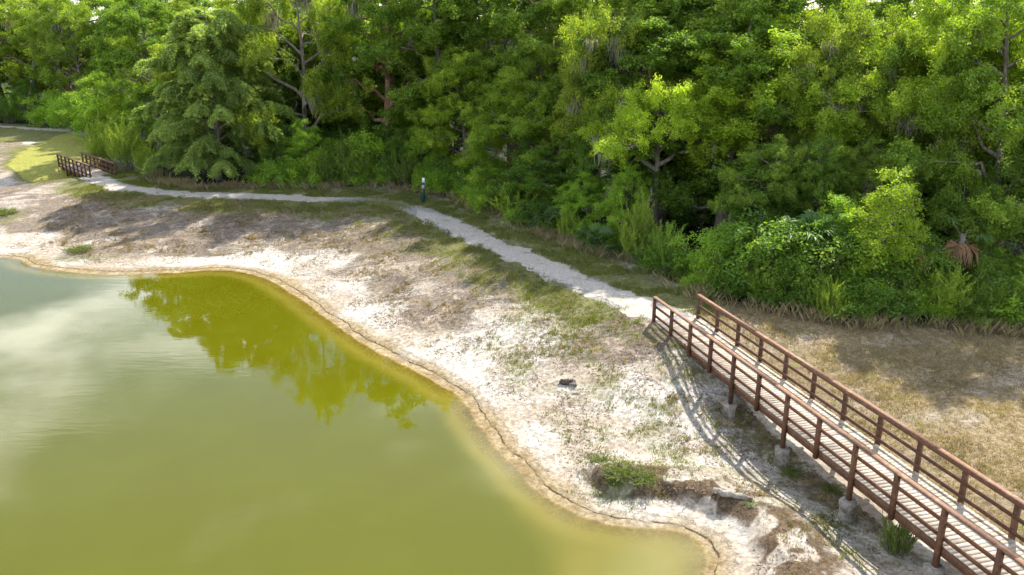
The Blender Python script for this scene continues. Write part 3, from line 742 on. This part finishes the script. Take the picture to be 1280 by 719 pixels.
def make_spray(key, seed, H=2.6, Rr=1.3, ns=34, nl=230, leaf=(.13, .04), leafm='myrtle_leaf', spread=.6):
    """upright stems thick with narrow leaves"""
    rs = np.random.RandomState(seed); b = MB(); Vs, Qs, Cs, n0 = [], [], [], 0
    for k in range(ns):
        az = k*2.4+rs.uniform(-.3, .3); r = Rr*math.sqrt((k+.5)/ns); h = H*rs.uniform(.62, 1.05)*(1-.42*(r/Rr)**2)
        e = np.array([math.cos(az)*r, math.sin(az)*r, h]); st = np.array([.22*math.cos(az)*r, .22*math.sin(az)*r, -.12])
        Lb = limb_line(rs, st, e, 7, .06, .08); b.tube(Lb, np.linspace(.022, .005, 7), 4, False)
        nsh = 5; tb = rs.rand()
        for m in range(nsh):
            q0 = rs.uniform(.25, .9) if m else .45
            pq = np.array([np.interp(q0*6, np.arange(7), Lb[:, w]) for w in range(3)])
            tip = e if m == 0 else pq+np.array([rs.randn()*.22*Rr, rs.randn()*.22*Rr, rs.uniform(.12, .34)*H])
            nn = nl//nsh; u_ = rs.rand(nn); P = pq+(tip-pq)*u_[:, None]+rs.randn(nn, 3)*.055*(1.15-u_[:, None])*H*.4
            Td = norm((tip-pq)[None]/np.linalg.norm(tip-pq)+rs.randn(nn, 3)*.6); Nn = norm(rs.randn(nn, 3)+np.array([0, 0, .4]))
            V, Q_ = leaf_quads(rs, P, Nn, leaf[0], leaf[1], Td)
            Vs.append(V); Qs.append(Q_+n0); Cs.append(np.repeat(np.clip(tb*.5+.35*rs.rand(nn)+.15*u_, 0, 1), 4)); n0 += len(V)
    c = np.concatenate(Cs)
    finish(key, 'shrub', b, (np.vstack(Vs), np.vstack(Qs), np.stack([c]*3, 1)), 'bark', leafm)
def fan(rs, c, dirv, size, nb=17, droop=.25, torn=.0):
    """one palmetto fan: stalk base c, pointing along dirv"""
    d = norm(np.asarray(dirv, float)); side = norm(np.cross(d, [0, 0, 1])); up = np.cross(side, d)
    Vs, Qs = [], []
    for i, a in enumerate(np.linspace(-1.75, 1.75, nb)):
        v = math.cos(a)*d+math.sin(a)*side+.12*rs.randn()*up; l = size*(.75+.25*math.cos(a))*rs.uniform(.9, 1.05)
        w = size*.065*norm(np.cross(v, up)); m_ = c+v*l*.6+up*.06*size; e = c+v*l-np.array([0, 0, droop*size])
        k = len(Vs)*6; Vs.append(np.array([c-w*.25, c+w*.25, m_+w, m_-w, e+w*.08, e-w*.08])); Qs += [(k, k+1, k+2, k+3), (k+3, k+2, k+4, k+5)]
    return np.vstack(Vs), np.array(Qs)
def make_palm(key, seed, nf=22, H=.3, stalk=.9, size=.75, leafm='palm_leaf', dead=0, elev=(10, 80), name='palm'):
    rs = np.random.RandomState(seed); root = empty(name, (0, 0, -500))
    b = MB(); b.tube([(0, 0, -.2), (.03, .02, H*.6), (.05, .03, H+.15)], [.16, .15, .12], 9)
    def crown(nf, el, nm, mat, drp, stl):
        Vs, Qs, n0 = [], [], 0; Cs = []
        for k in range(nf):
            az = k*2.4+rs.uniform(-.3, .3); e = R(rs.uniform(*el)); d = np.array([math.cos(az)*math.cos(e), math.sin(az)*math.cos(e), math.sin(e)])
            l = stl*rs.uniform(.7, 1.15); c = np.array([.05, .03, H])+d*l
            V, Q_ = fan(rs, c, d*.9+np.array([0, 0, -.25]), size*rs.uniform(.8, 1.1), droop=drp)
            if stl > .2: b.tube([(.05, .03, H), c*.5+np.array([.02, .02, H*.5+.05]), c], [.018, .014, .01], 4, False)
            Vs.append(V); Qs.append(Q_+n0); n0 += len(V); Cs.append(np.full(len(V), rs.rand()))
        c = np.concatenate(Cs); mesh_np(nm, np.vstack(Vs), np.vstack(Qs), M[mat], root, np.stack([c]*3, 1))
    if nf: crown(nf, elev, 'fronds', leafm, .28, stalk)
    if dead: crown(dead, (-75, -30), 'dead_fronds', 'dead_leaf', .5, stalk*.5)
    b.build('trunk', M['bark'], root, True); PROTO[key] = root

make_oak('oak_a', 3, 14, 4.8, .08, 22, 7, 800, (.125, .066), lobes=.17, lo=.26)
make_oak('oak_b', 8, 13, 5.2, .12, 20, 7, 780, (.125, .066), lobes=.16, moss=8, lo=.24)
make_oak('oak_c', 15, 15, 4.2, .06, 24, 7, 800, (.125, .066), lobes=.18, lo=.28)
make_oak('oak_moss', 21, 13, 5.4, .20, 20, 7, 680, (.125, .064), lobes=.155, moss=16, lean=.08, lo=.22)
make_oak('oak_open', 27, 10, 4.6, .42, 15, 8, 780, (.125, .066), lobes=.17, moss=10, lean=.04, lo=.30, r0=.30)
make_oak('tall_a', 34, 18, 4.4, .20, 22, 6, 620, (.16, .085), .18, moss=5, bark='bark_red', lo=.2)
make_oak('tall_b', 41, 18, 4.2, .10, 24, 6, 620, (.16, .085), .185, lo=.24)
make_oak('airy', 52, 17, 4.2, .26, 17, 6, 300, (.19, .095), .165, moss=6, lean=.14)
make_oak('young', 60, 7, 2.1, .05, 20, 6, 800, (.115, .06), .22, leafm='shrub_leaf', r0=.08, lo=.28)
make_oak('slim', 66, 6, 1.5, .05, 26, 5, 800, (.105, .056), .21, prof_pow=1.0, r0=.06, lo=.3)
make_cedar('cedar', 5, nl=70, per=560, leaf=(.24, .065))
make_dome('dome_a', 2); make_dome('dome_b', 9, 2.0, 1.7, 26); make_dome('dome_c', 12, 3.2, 1.6, 28)
make_spray('spray_a', 4); make_spray('spray_b', 14, 2.0, 1.4, 32, 230); make_spray('spray_c', 19, 3.4, 1.6, 44, 260)
make_palm('palmetto', 6); make_palm('palm', 16, 26, 2.5, 1.1, .8, dead=0); make_palm('dead_palm', 26, 3, 2.9, .9, .8, dead=9, elev=(15, 50), name='palm')

_used = set()
def plant(key, label, cat, x, y, s=1., sz=None, rz=None, tint=(1, 1, 1), group=None, dz=0):
    src = PROTO[key]
    if key not in _used: o = src; _used.add(key)
    else: o = copy_tree(src)
    o.location = (x, y, gz(x, y)-.03+dz); rz = rz if rz is not None else (x*7.3+y*3.1) % 6.28
    o.rotation_euler = (0, 0, rz); o.scale = (s, s, sz or s)
    for k in ('label', 'category', 'group', 'kind'):
        if k in o.keys(): del o[k]
    tag(o, label, cat, group)
    for ch in o.children:
        if ch.name.split('.')[0] in ('crown', 'foliage', 'fronds'): ch.color = (*tint, 1)
    return o
KH = dict(oak_a=(14, 4.8), oak_b=(13, 5.2), oak_c=(15, 4.2), oak_moss=(13, 5.4), oak_open=(10, 4.6), tall_a=(18, 4.2), tall_b=(18, 3.8), airy=(17, 4.2), young=(7, 2.1), slim=(6, 1.5), cedar=(13, 4.4),
          dome_a=(2.4, 1.5), dome_b=(2.0, 1.7), dome_c=(3.2, 1.6), spray_a=(2.6, 1.3), spray_b=(2.0, 1.4), spray_c=(3.4, 1.6))
def plant_px(key, label, cat, u, Y, topv, rpx, tint=(1, 1, 1), group=None, rz=None):
    """a plant at depth Y in photo column u whose top shows in row topv and whose half width is rpx"""
    ht = top_z(topv, Y); x, d = col(u, Y, ht*.5); g = gz(x, Y)
    H0, R0 = KH[key]; r = rpx*d/F_PX
    return plant(key, label, cat, x, Y, r/R0, (ht-g)/H0, rz, tint, group)

BR = (1.3, 1.25, .9); DK = (.70, .80, .70); YL = (1.4, 1.35, .95); OL = (1.1, 1.02, .85); MID = (1, 1, 1)  # DK darkens the leaf colour to stand in for shade in the gaps
# trees one can tell apart, from left to right
T = [
 ('airy', 'airy moss hung tree with leaning grey trunk at the far left edge', 22, 109, -40, 52, OL),
 ('airy', 'tall airy tree with a pale leaning trunk behind the yellow-green meadow', 62, 107, -30, 48, MID),
 ('oak_a', 'round leafy tree at the far end of the meadow, left of the bright small tree', 100, 104, -10, 45, MID),
 ('young', 'small bright green tree at the meadow edge right above the far footbridge', 128, 91, 88, 40, BR),
 ('oak_c', 'bright bushy tree between the small meadow tree and the big feathery tree', 172, 86, 72, 40, BR),
 ('tall_b', 'tall dark tree rising behind the left side of the feathery tree', 190, 81, -30, 50, DK),
 ('cedar', 'big feathery tree with drooping grey-green boughs beside the path', 262, 65.6, -2, 76, (1.2, 1.22, .95)),
 ('oak_b', 'moss hung oak right of the big feathery tree', 372, 67.5, -95, 78, OL),
 ('tall_a', 'dark tall tree in the middle of the forest wall, left of the big lobed oak', 478, 67.5, -100, 72, DK),
 ('tall_b', 'tall tree standing directly behind the big lobed oak', 560, 66.5, -80, 72, (.9, .95, .85)),
 ('oak_c', 'big oak with bright rounded lobes directly behind the pet waste station', 585, 62.5, 48, 62, BR),
 ('oak_a', 'broad bright oak with bare curved limbs right of the pet waste station', 655, 58, 70, 78, (1.15, 1.15, .9)),
 ('young', 'low dark green tree leaning over the path below the broad bright oak', 690, 52.5, 185, 52, DK),
 ('tall_a', 'tall tree with reddish trunk standing in the dark gap of the forest', 752, 68, -40, 50, DK),
 ('oak_open', 'yellow-green oak with a grey trunk standing free above the path shrubs', 822, 46.5, 92, 84, (1.65, 1.55, 1.0)),
 ('airy', 'pale yellowish airy tree high behind the yellow-green oak', 865, 57, -45, 66, YL),
 ('oak_moss', 'mossy oak with long grey strands right of the yellow-green oak', 925, 46.5, 88, 66, (1.1, 1.05, .9)),
 ('oak_moss', 'large bright oak draped in grey moss above the palms', 1045, 45, 22, 104, YL),
 ('oak_a', 'dense bright green tree in the upper right corner', 1170, 42, -60, 98, BR),
 ('oak_c', 'dark leafy tree at the right edge of the forest', 1268, 38.5, -80, 112, (.95, 1.0, .9)),
 ('slim', 'tall slender bright sapling at the forest edge beyond the bridge', 1105, 35.2, 197, 50, BR),
 ('dome_c', 'dark bush in the gap behind the trunk of the yellow-green oak', 862, 50, 225, 42, DK),
 ('young', 'half-grown dark tree between the mossy oak and the palms', 965, 40, 185, 55, DK),
 ('young', 'half-grown leafy tree right of the slender sapling, over the dead palm fronds', 1205, 37.5, 205, 55, MID),
]
for k, l, u, Y, tv, rp, ti in T: plant_px(k, l, 'bush' if 'bush' in l and 'bushy' not in l else 'tree', u, Y, tv, rp, ti)
# the rows behind them
rs = random.Random(11)
def back_row(n, u0, u1, off, topv, keys, tints, rpx, label, group):
    for i in range(n):
        u = u0+(u1-u0)*(i+.5)/n+rs.uniform(-.3, .3)*(u1-u0)/n
        Y = 60
        for _ in range(6):
            x, d = col(u, Y); Y = .5*Y+.5*(forest_y(x)+off+rs.uniform(-1, 1))
        plant_px(rs.choice(keys), label, 'tree', u, Y, rs.uniform(*topv), rs.uniform(*rpx), rs.choice(tints), group)
back_row(8, -20, 230, 15, (-30, 10), ['tall_a', 'tall_b', 'airy'], [MID, DK, OL], (48, 66), 'tall tree among those standing well behind the far left meadow and feathery tree', 'tall trees behind the meadow')
back_row(10, 250, 760, 12.5, (-25, 15), ['tall_a', 'tall_b', 'oak_c'], [MID, DK, OL, (1.15, 1.1, .9)], (62, 84), 'tall tree among those closing the middle of the forest wall', 'tall trees in the middle of the forest')
back_row(9, 760, 1300, 12.5, (-35, 10), ['tall_a', 'tall_b', 'oak_moss'], [MID, DK, YL, OL], (78, 105), 'tall tree among those rising behind the mossy oaks on the right', 'tall trees behind the mossy oaks')
back_row(14, -20, 1300, 24, (-100, -60), ['tall_b', 'tall_a'], [DK, MID], (60, 80), 'tall tree in the last row seen through gaps of the forest', 'last row of forest trees')
back_row(9, 640, 1010, 17, (-120, -80), ['tall_b', 'tall_a'], [DK, MID], (70, 90), 'tall tree among those closing the sky above the yellow-green oak', 'tall trees above the yellow-green oak')

# understory along the forest edge
def edge_row(n, u0, u1, off, keys, tints, hrange, label, group, cat='shrub'):
    for i in range(n):
        u = u0+(u1-u0)*(i+.5)/n+rs.uniform(-.35, .35)*(u1-u0)/n; Y = 50
        for _ in range(8):
            x, d = col(u, Y, 1); Y = .5*Y+.5*(forest_y(x)+off)
        Y += rs.uniform(-.4, .5); x, d = col(u, Y, 1)
        if off >= 2.9 and 785 < u < 890: continue
        k = rs.choice(keys); h = rs.uniform(*hrange); H0, R0 = KH[k]
        sc = h/H0*rs.uniform(.95, 1.25)
        plant(k, label, cat, x, Y, sc, h/H0, None, rs.choice(tints), group)
G1, G2 = (1.4, 1.4, 1.05), (1.5, 1.45, 1.0)
edge_row(7, 330, 430, 1.0, ['dome_a', 'dome_b', 'spray_a'], [DK, MID, G1], (1.4, 2.6), 'rounded shrub at the foot of the moss hung oak on the left', 'shrubs at the foot of the left oak')
edge_row(9, 430, 640, 1.2, ['dome_a', 'dome_c', 'spray_a'], [DK, MID, G1], (1.4, 3.0), 'leafy shrub in the thicket behind the pet waste station', 'shrubs behind the waste station')
edge_row(15, 600, 860, .9, ['dome_a', 'dome_b', 'dome_c', 'spray_a', 'spray_b'], [DK, MID, G1, G2], (1.0, 2.6), 'leafy shrub lining the forest side of the path before the bridge', 'shrubs beside the path')
edge_row(17, 860, 1300, 1.0, ['dome_a', 'dome_b', 'dome_c', 'spray_a', 'spray_b'], [DK, MID, G1, G1, G2], (.9, 2.4), 'leafy shrub at the forest edge beyond the lawn and bridge', 'shrubs beyond the bridge')
edge_row(18, 600, 1300, 3.0, ['young', 'dome_c', 'young'], [DK, MID, G1], (2.6, 5.2), 'tall leafy bush in the second row of the forest edge', 'second row of bushes', 'bush')
edge_row(14, 340, 620, 2.8, ['dome_c', 'young'], [DK, MID, G1], (2.6, 5), 'tall bush close behind the hedge in the middle', 'bushes behind the middle hedge', 'bush')
edge_row(12, 620, 1300, 6.5, ['young', 'oak_c'], [DK, MID], (5, 8), 'half-grown tree filling the dark gaps between the large oaks', 'half-grown trees in the gaps', 'tree')
edge_row(9, 320, 530, 6.5, ['young', 'dome_c'], [DK, DK, MID], (4, 6.5), 'dark bush deep between the trunks of the middle trees', 'bushes between the middle trunks', 'bush')
edge_row(6, 320, 530, 13, ['young'], [DK], (6, 9), 'dark young tree far in behind the middle trunks', 'young trees behind the middle trunks', 'tree')
edge_row(9, -20, 200, 2.5, ['young', 'dome_c'], [DK, MID, G1], (3.5, 7), 'bush at the foot of the trees behind the far left meadow', 'bushes behind the meadow', 'bush')
# shrubs one can tell apart
S = [
 ('spray_c', 'yellow-green willowy bush just right of the far footbridge', 128, 74, 150, 26, YL),
 ('spray_c', 'second yellow-green willowy bush between far bridge and feathery tree', 158, 70.5, 152, 27, YL),
 ('spray_a', 'low yellowish bush at the path side near the far bridge', 185, 67, 178, 20, BR),
 ('spray_c', 'pale green bush with upright tips by the path, left of the waste station', 440, 63.6, 172, 30, (1.05, 1.1, .9)),
 ('dome_b', 'rounded yellow-green bush left of the pale upright bush', 395, 63.6, 182, 27, BR),
 ('spray_a', 'small upright shrub standing in the grass beside the feathery tree', 353, 62.8, 205, 9, (.9, 1.1, 1)),
 ('spray_a', 'grey-green feathery shrub between the pale bush and the waste station', 487, 63.2, 190, 16, (.7, .85, .9)),
 ('spray_b', 'small yellow-green shrub standing out at the path bend', 712, 46.3, 262, 17, YL),
 ('spray_c', 'bright willowy shrub under the yellow-green oak', 800, 41.6, 248, 32, BR),
 ('spray_a', 'upright light green shrub near the start of the bridge', 835, 39.5, 275, 26, (1.1, 1.2, 1)),
 ('spray_b', 'little bright yellow-green shrub in front of the slender sapling', 1040, 32.6, 352, 20, YL),
 ('spray_a', 'light green sprig shrub at the right end of the lawn edge', 1235, 32.6, 352, 24, (1.0, 1.1, .9)),
 ('dome_a', 'dense low green bush right of the bright little shrub', 1085, 33.4, 340, 30, MID),
]
for k, l, u, Y, tv, rp, ti in S: plant_px(k, l, 'shrub', u, Y, tv, rp, ti)
# palms and palmettos
for (k, l, u, Y, s, ti) in (('palm', 'fan palm with upright green fronds between the mossy oak and the sapling', 1008, 35.4, 1.0, (1.2, 1.25, 1)),
                            ('palm', 'second fan palm half hidden behind the first shrubs', 1044, 34.8, .85, (1.2, 1.25, 1)),
                            ('dead_palm', 'palm with hanging orange dead fronds right of the sapling', 1196, 34.9, 1.05, MID),
                            ('dead_palm', 'smaller palm with brown dead fronds beside the sapling', 1146, 35.0, .85, MID)):
    x, d = col(u, Y, 1.5); plant(k, l, 'palm', x, Y, s, None, None, ti)
for i, (u, Y) in enumerate(((652, 51.3), (672, 49.8), (690, 48.4), (741, 44.6), (757, 43.4))):
    x, d = col(u, Y, .5); plant('palmetto', 'low saw palmetto fan clump at the foot of the path side thicket', 'palmetto', x, Y, .85+.08*(i % 3), None, None, MID, 'saw palmettos beside the path')
# weeds on the bank
make_spray('weed', 33, .42, .75, 40, 60, (.07, .025), 'myrtle_leaf')
KH['weed'] = (.42, .75)
wl = [(750, 576, .7, 'green weed clump at the left end of the weedy patch above the pond tip'), (775, 592, 1.0, 'wide green weed clump in the middle of the patch above the pond tip'),
      (803, 600, .8, 'green weed clump at the right end of the patch beside the dark bank'), (768, 604, .55, 'low weed clump at the lower edge of the patch above the pond tip'),
      (1120, 690, 1.3, 'tall green weed sprig in the shade of the bridge'), (988, 592, .7, 'small bright weed beside the second visible bridge footing'),
      (1040, 612, .6, 'small weed in the bridge shadow left of the third footing'), (98, 314, 1.3, 'low green weeds on the sandy shore at the left'), (5, 268, 1.5, 'green weeds at the left edge on the sandy bank'),
      (938, 630, .35, 'tiny bright weed at the end of the pale log')]
for u, v, s, l in wl:
    p = on_ground(u, v); plant('weed', l, 'weed', p[0], p[1], s*(.55 if 'sprig' in l else 1), s*(2.2 if 'sprig' in l else .75), None, (.75, .72, .7))

# the wood goes on beyond what the photograph frames
def far_wood():
    rs_ = np.random.RandomState(77); cen, rad = [], []
    for (x0, y0, x1, y1) in ((-150, 124, -72, 116), (-165, 140, -80, 130), (38, 40, 75, 36), (40, 52, 90, 50)):
        L = math.hypot(x1-x0, y1-y0)
        for q in range(int(L/2.6)):
            f = rs_.rand(); hh = rs_.uniform(10, 16)
            for k in range(5): cen.append(np.array([x0+(x1-x0)*f+rs_.randn()*1.6, y0+(y1-y0)*f+rs_.randn()*1.6, hh*(k+.6)/5])); rad.append(rs_.uniform(1.6, 2.6))
    V, Q_, c_ = foliage(rs_, cen, rad, 34, (.55, .30), .9)
    tag(mesh_np('distant_wood', V, Q_, M['oak_leaf'], None, c_), 'mass of far trees continuing beyond the meadow', 'wood', None, 'stuff').color = (.75, .82, .75, 1)
far_wood()

# ------------------------------------------------------------------ grasses and litter nobody could count
def scatter_blades(name, mat, n, dens, box, hgt, wid, lean, label, seed, cat, tints=(1, 1, 1), tuft=1, tr=.05):
    rs = np.random.RandomState(seed); X = rs.uniform(box[0], box[1], n); Y = rs.uniform(box[2], box[3], n)
    k = rs.rand(n) < dens(X, Y); X, Y = X[k], Y[k]; n = len(X)
    if n == 0: return
    m_t = max(1, tuft); X = np.repeat(X, m_t); Y = np.repeat(Y, m_t); n = len(X)
    if tuft > 1: X = X+rs.randn(n)*tr; Y = Y+rs.randn(n)*tr
    Z = height(X, Y)-.01; h = rs.uniform(hgt[0], hgt[1], n)*(.6+.8*fbm(X*1.2, Y*1.2, seed, 2)); w = rs.uniform(wid[0], wid[1], n)
    az = rs.rand(n)*6.28; bx, by = np.cos(az)*w*.5, np.sin(az)*w*.5; la = rs.rand(n)*6.28; lm = h*rs.uniform(0, lean, n)
    P = np.stack([X, Y, Z], 1); B = np.stack([bx, by, 0*bx], 1); m_ = np.stack([np.cos(la)*lm*.35, np.sin(la)*lm*.35, h*.55], 1); t_ = np.stack([np.cos(la)*lm, np.sin(la)*lm, h], 1)
    V = np.stack([P-B, P+B, P+m_+B*.6, P+t_, ], 1).reshape(-1, 3)
    V = np.stack([P-B, P+B, P+t_+B*.1, P+m_-B*.5], 1).reshape(-1, 3)
    c = np.repeat(np.clip(rs.rand(n)*.6+.6*(fbm(X*.7, Y*.7, seed+3, 2)-.2), 0, 1), 4)
    o = mesh_np(name, V, np.arange(4*n).reshape(n, 4), M[mat], None, np.stack([c]*3, 1)); o.color = (*tints, 1)
    tag(o, label, cat, None, 'stuff'); return o
def d_edge(X, Y):
    b = Y-forest_y(X); return np.where(np.abs(b) < 8, b, 99)
def tall_d(X, Y):
    b = dist_poly(X, Y, FOREST); s = np.sign(Y-forest_y(X)); q = b*s
    pd = dist_poly(X, Y, PATH)
    return np.exp(-((q+.25)/.65)**2)*(.15+.85*sstep(.42, .6, fbm(X*.35, Y*.35, 71, 3)))*(pd > 1.3)
scatter_blades('tall_grass', 'straw_blade', 95000, tall_d, (-34, 26, 30, 72), (.2, .6), (.008, .02), .8, 'tall dry straw coloured grass along the foot of the forest', 5, 'grass', (1, 1, 1), 7, .10)
def green_d(X, Y):
    pd = dist_poly(X, Y, PATH); f = Y > crest_y(X); a = (X-BR0[0])*BD[0]+(Y-BR0[1])*BD[1]
    g = np.where(f, 1-sstep(2.5, 5.5, pd), .7*(1-sstep(2.0, 4.8, pd+3*(fbm(X*.5, Y*.5, 21, 4)-.5))))
    return g*(pd > .86+1.1*(fbm(X*1.3, Y*1.3, 31, 3)-.5))*(a < 0)*(Y < forest_y(X)+.3)*sstep(.36, .56, fbm(X*.9, Y*.9, 33, 3))
scatter_blades('short_grass', 'grass_blade', 135000, green_d, (-34, 9, 32, 72), (.05, .17), (.015, .03), .9, 'short green grass along both sides of the path', 6, 'grass', (1, 1, 1), 7, .08)
def lawn_d(X, Y):
    a = (X-BR0[0])*BD[0]+(Y-BR0[1])*BD[1]; b = (X-BR0[0])*BN[0]+(Y-BR0[1])*BN[1]
    return sstep(1.8, 2.6, b)*sstep(-2, 0, a)*(Y < forest_y(X)+.2)*(.25+.75*sstep(.4, .6, fbm(X*.8, Y*.8, 35, 3)))
scatter_blades('lawn_grass', 'straw_blade', 40000, lawn_d, (8, 26, 14, 36), (.04, .12), (.012, .028), 1.0, 'dry yellow lawn grass between the bridge and the forest', 7, 'grass', (1, 1, 1), 7, .06)
def bank_d(X, Y):
    d = shore_d(X, Y); n_ = fbm(X*.7, Y*.7, 37, 4); pd = dist_poly(X, Y, PATH); a = (X-BR0[0])*BD[0]+(Y-BR0[1])*BD[1]
    return sstep(1.2, 4, d+2*(n_-.5))*(Y < crest_y(X))*sstep(.44, .60, n_)*(pd > 1.3)*.8
scatter_blades('dry_grass', 'straw_blade', 70000, bank_d, (-32, 11, 15, 66), (.03, .11), (.012, .028), 1.3, 'sparse dry grass and thatch on the sandy bank', 8, 'grass', (.85, .8, .75), 8, .055)
def sprout_d(X, Y):
    a = (X-BR0[0])*BD[0]+(Y-BR0[1])*BD[1]
    wc = at(785, 592, -1.0); wq = np.exp(-((X-wc[0])/1.5)**2-((Y-wc[1])/.9)**2)
    return np.maximum(wq*.9, 1*sstep(1.4, 3, shore_d(X, Y))*(Y < crest_y(X)+.3)*(.06+.94*sstep(-4, 0, a))*sstep(.42, .62, fbm(X*.8, Y*.8, 91, 3))*(dist_poly(X, Y, PATH) > 1.4))
scatter_blades('green_sprouts', 'grass_blade', 32000, sprout_d, (-20, 11, 13, 50), (.04, .13), (.015, .03), 1.1, 'small green tufts sprouting on the sandy bank and under the bridge', 18, 'grass', (1, 1, 1), 9, .06)
scatter_blades('dry_grass_tufts', 'straw_blade', 5200, bank_d, (-32, 11, 15, 66), (.08, .24), (.012, .026), 1.0, 'scattered taller clumps of dry grass on the sandy bank', 28, 'grass', (.9, .85, .75), 16, .05)
def lit_d(X, Y):
    d = shore_d(X, Y); n_ = fbm(X*.9, Y*.9, 47, 4); pd = dist_poly(X, Y, PATH)
    return sstep(.9, 1.6, d)*(Y < crest_y(X))*(.12+.88*sstep(.45, .62, n_))*(pd > 1.2)*.8
def twigs(n, seed):
    rs = np.random.RandomState(seed); X = rs.uniform(-32, 11, n); Y = rs.uniform(15, 66, n); k = rs.rand(n) < lit_d(X, Y); X, Y = X[k], Y[k]; n = len(X)
    Z = height(X, Y)+.012; P = np.stack([X, Y, Z], 1); az = rs.rand(n)*6.28; L = rs.uniform(.02, .09, n); w = rs.uniform(.008, .022, n)
    A = np.stack([np.cos(az)*L, np.sin(az)*L, rs.uniform(-.01, .03, n)], 1); B = np.stack([-np.sin(az)*w, np.cos(az)*w, rs.uniform(-.01, .01, n)], 1)
    V = np.stack([P-A, P-B, P+A, P+B], 1).reshape(-1, 3); c = np.repeat(rs.rand(n), 4)
    tag(mesh_np('plant_litter', V, np.arange(4*n).reshape(n, 4), M['twig'], None, np.stack([c]*3, 1)), 'brown twigs and dead leaves strewn over the sandy bank', 'litter', None, 'stuff')
twigs(330000, 9)
for k, o in PROTO.items():
    if k not in _used:
        for ch in list(o.children): bpy.data.objects.remove(ch)
        bpy.data.objects.remove(o)
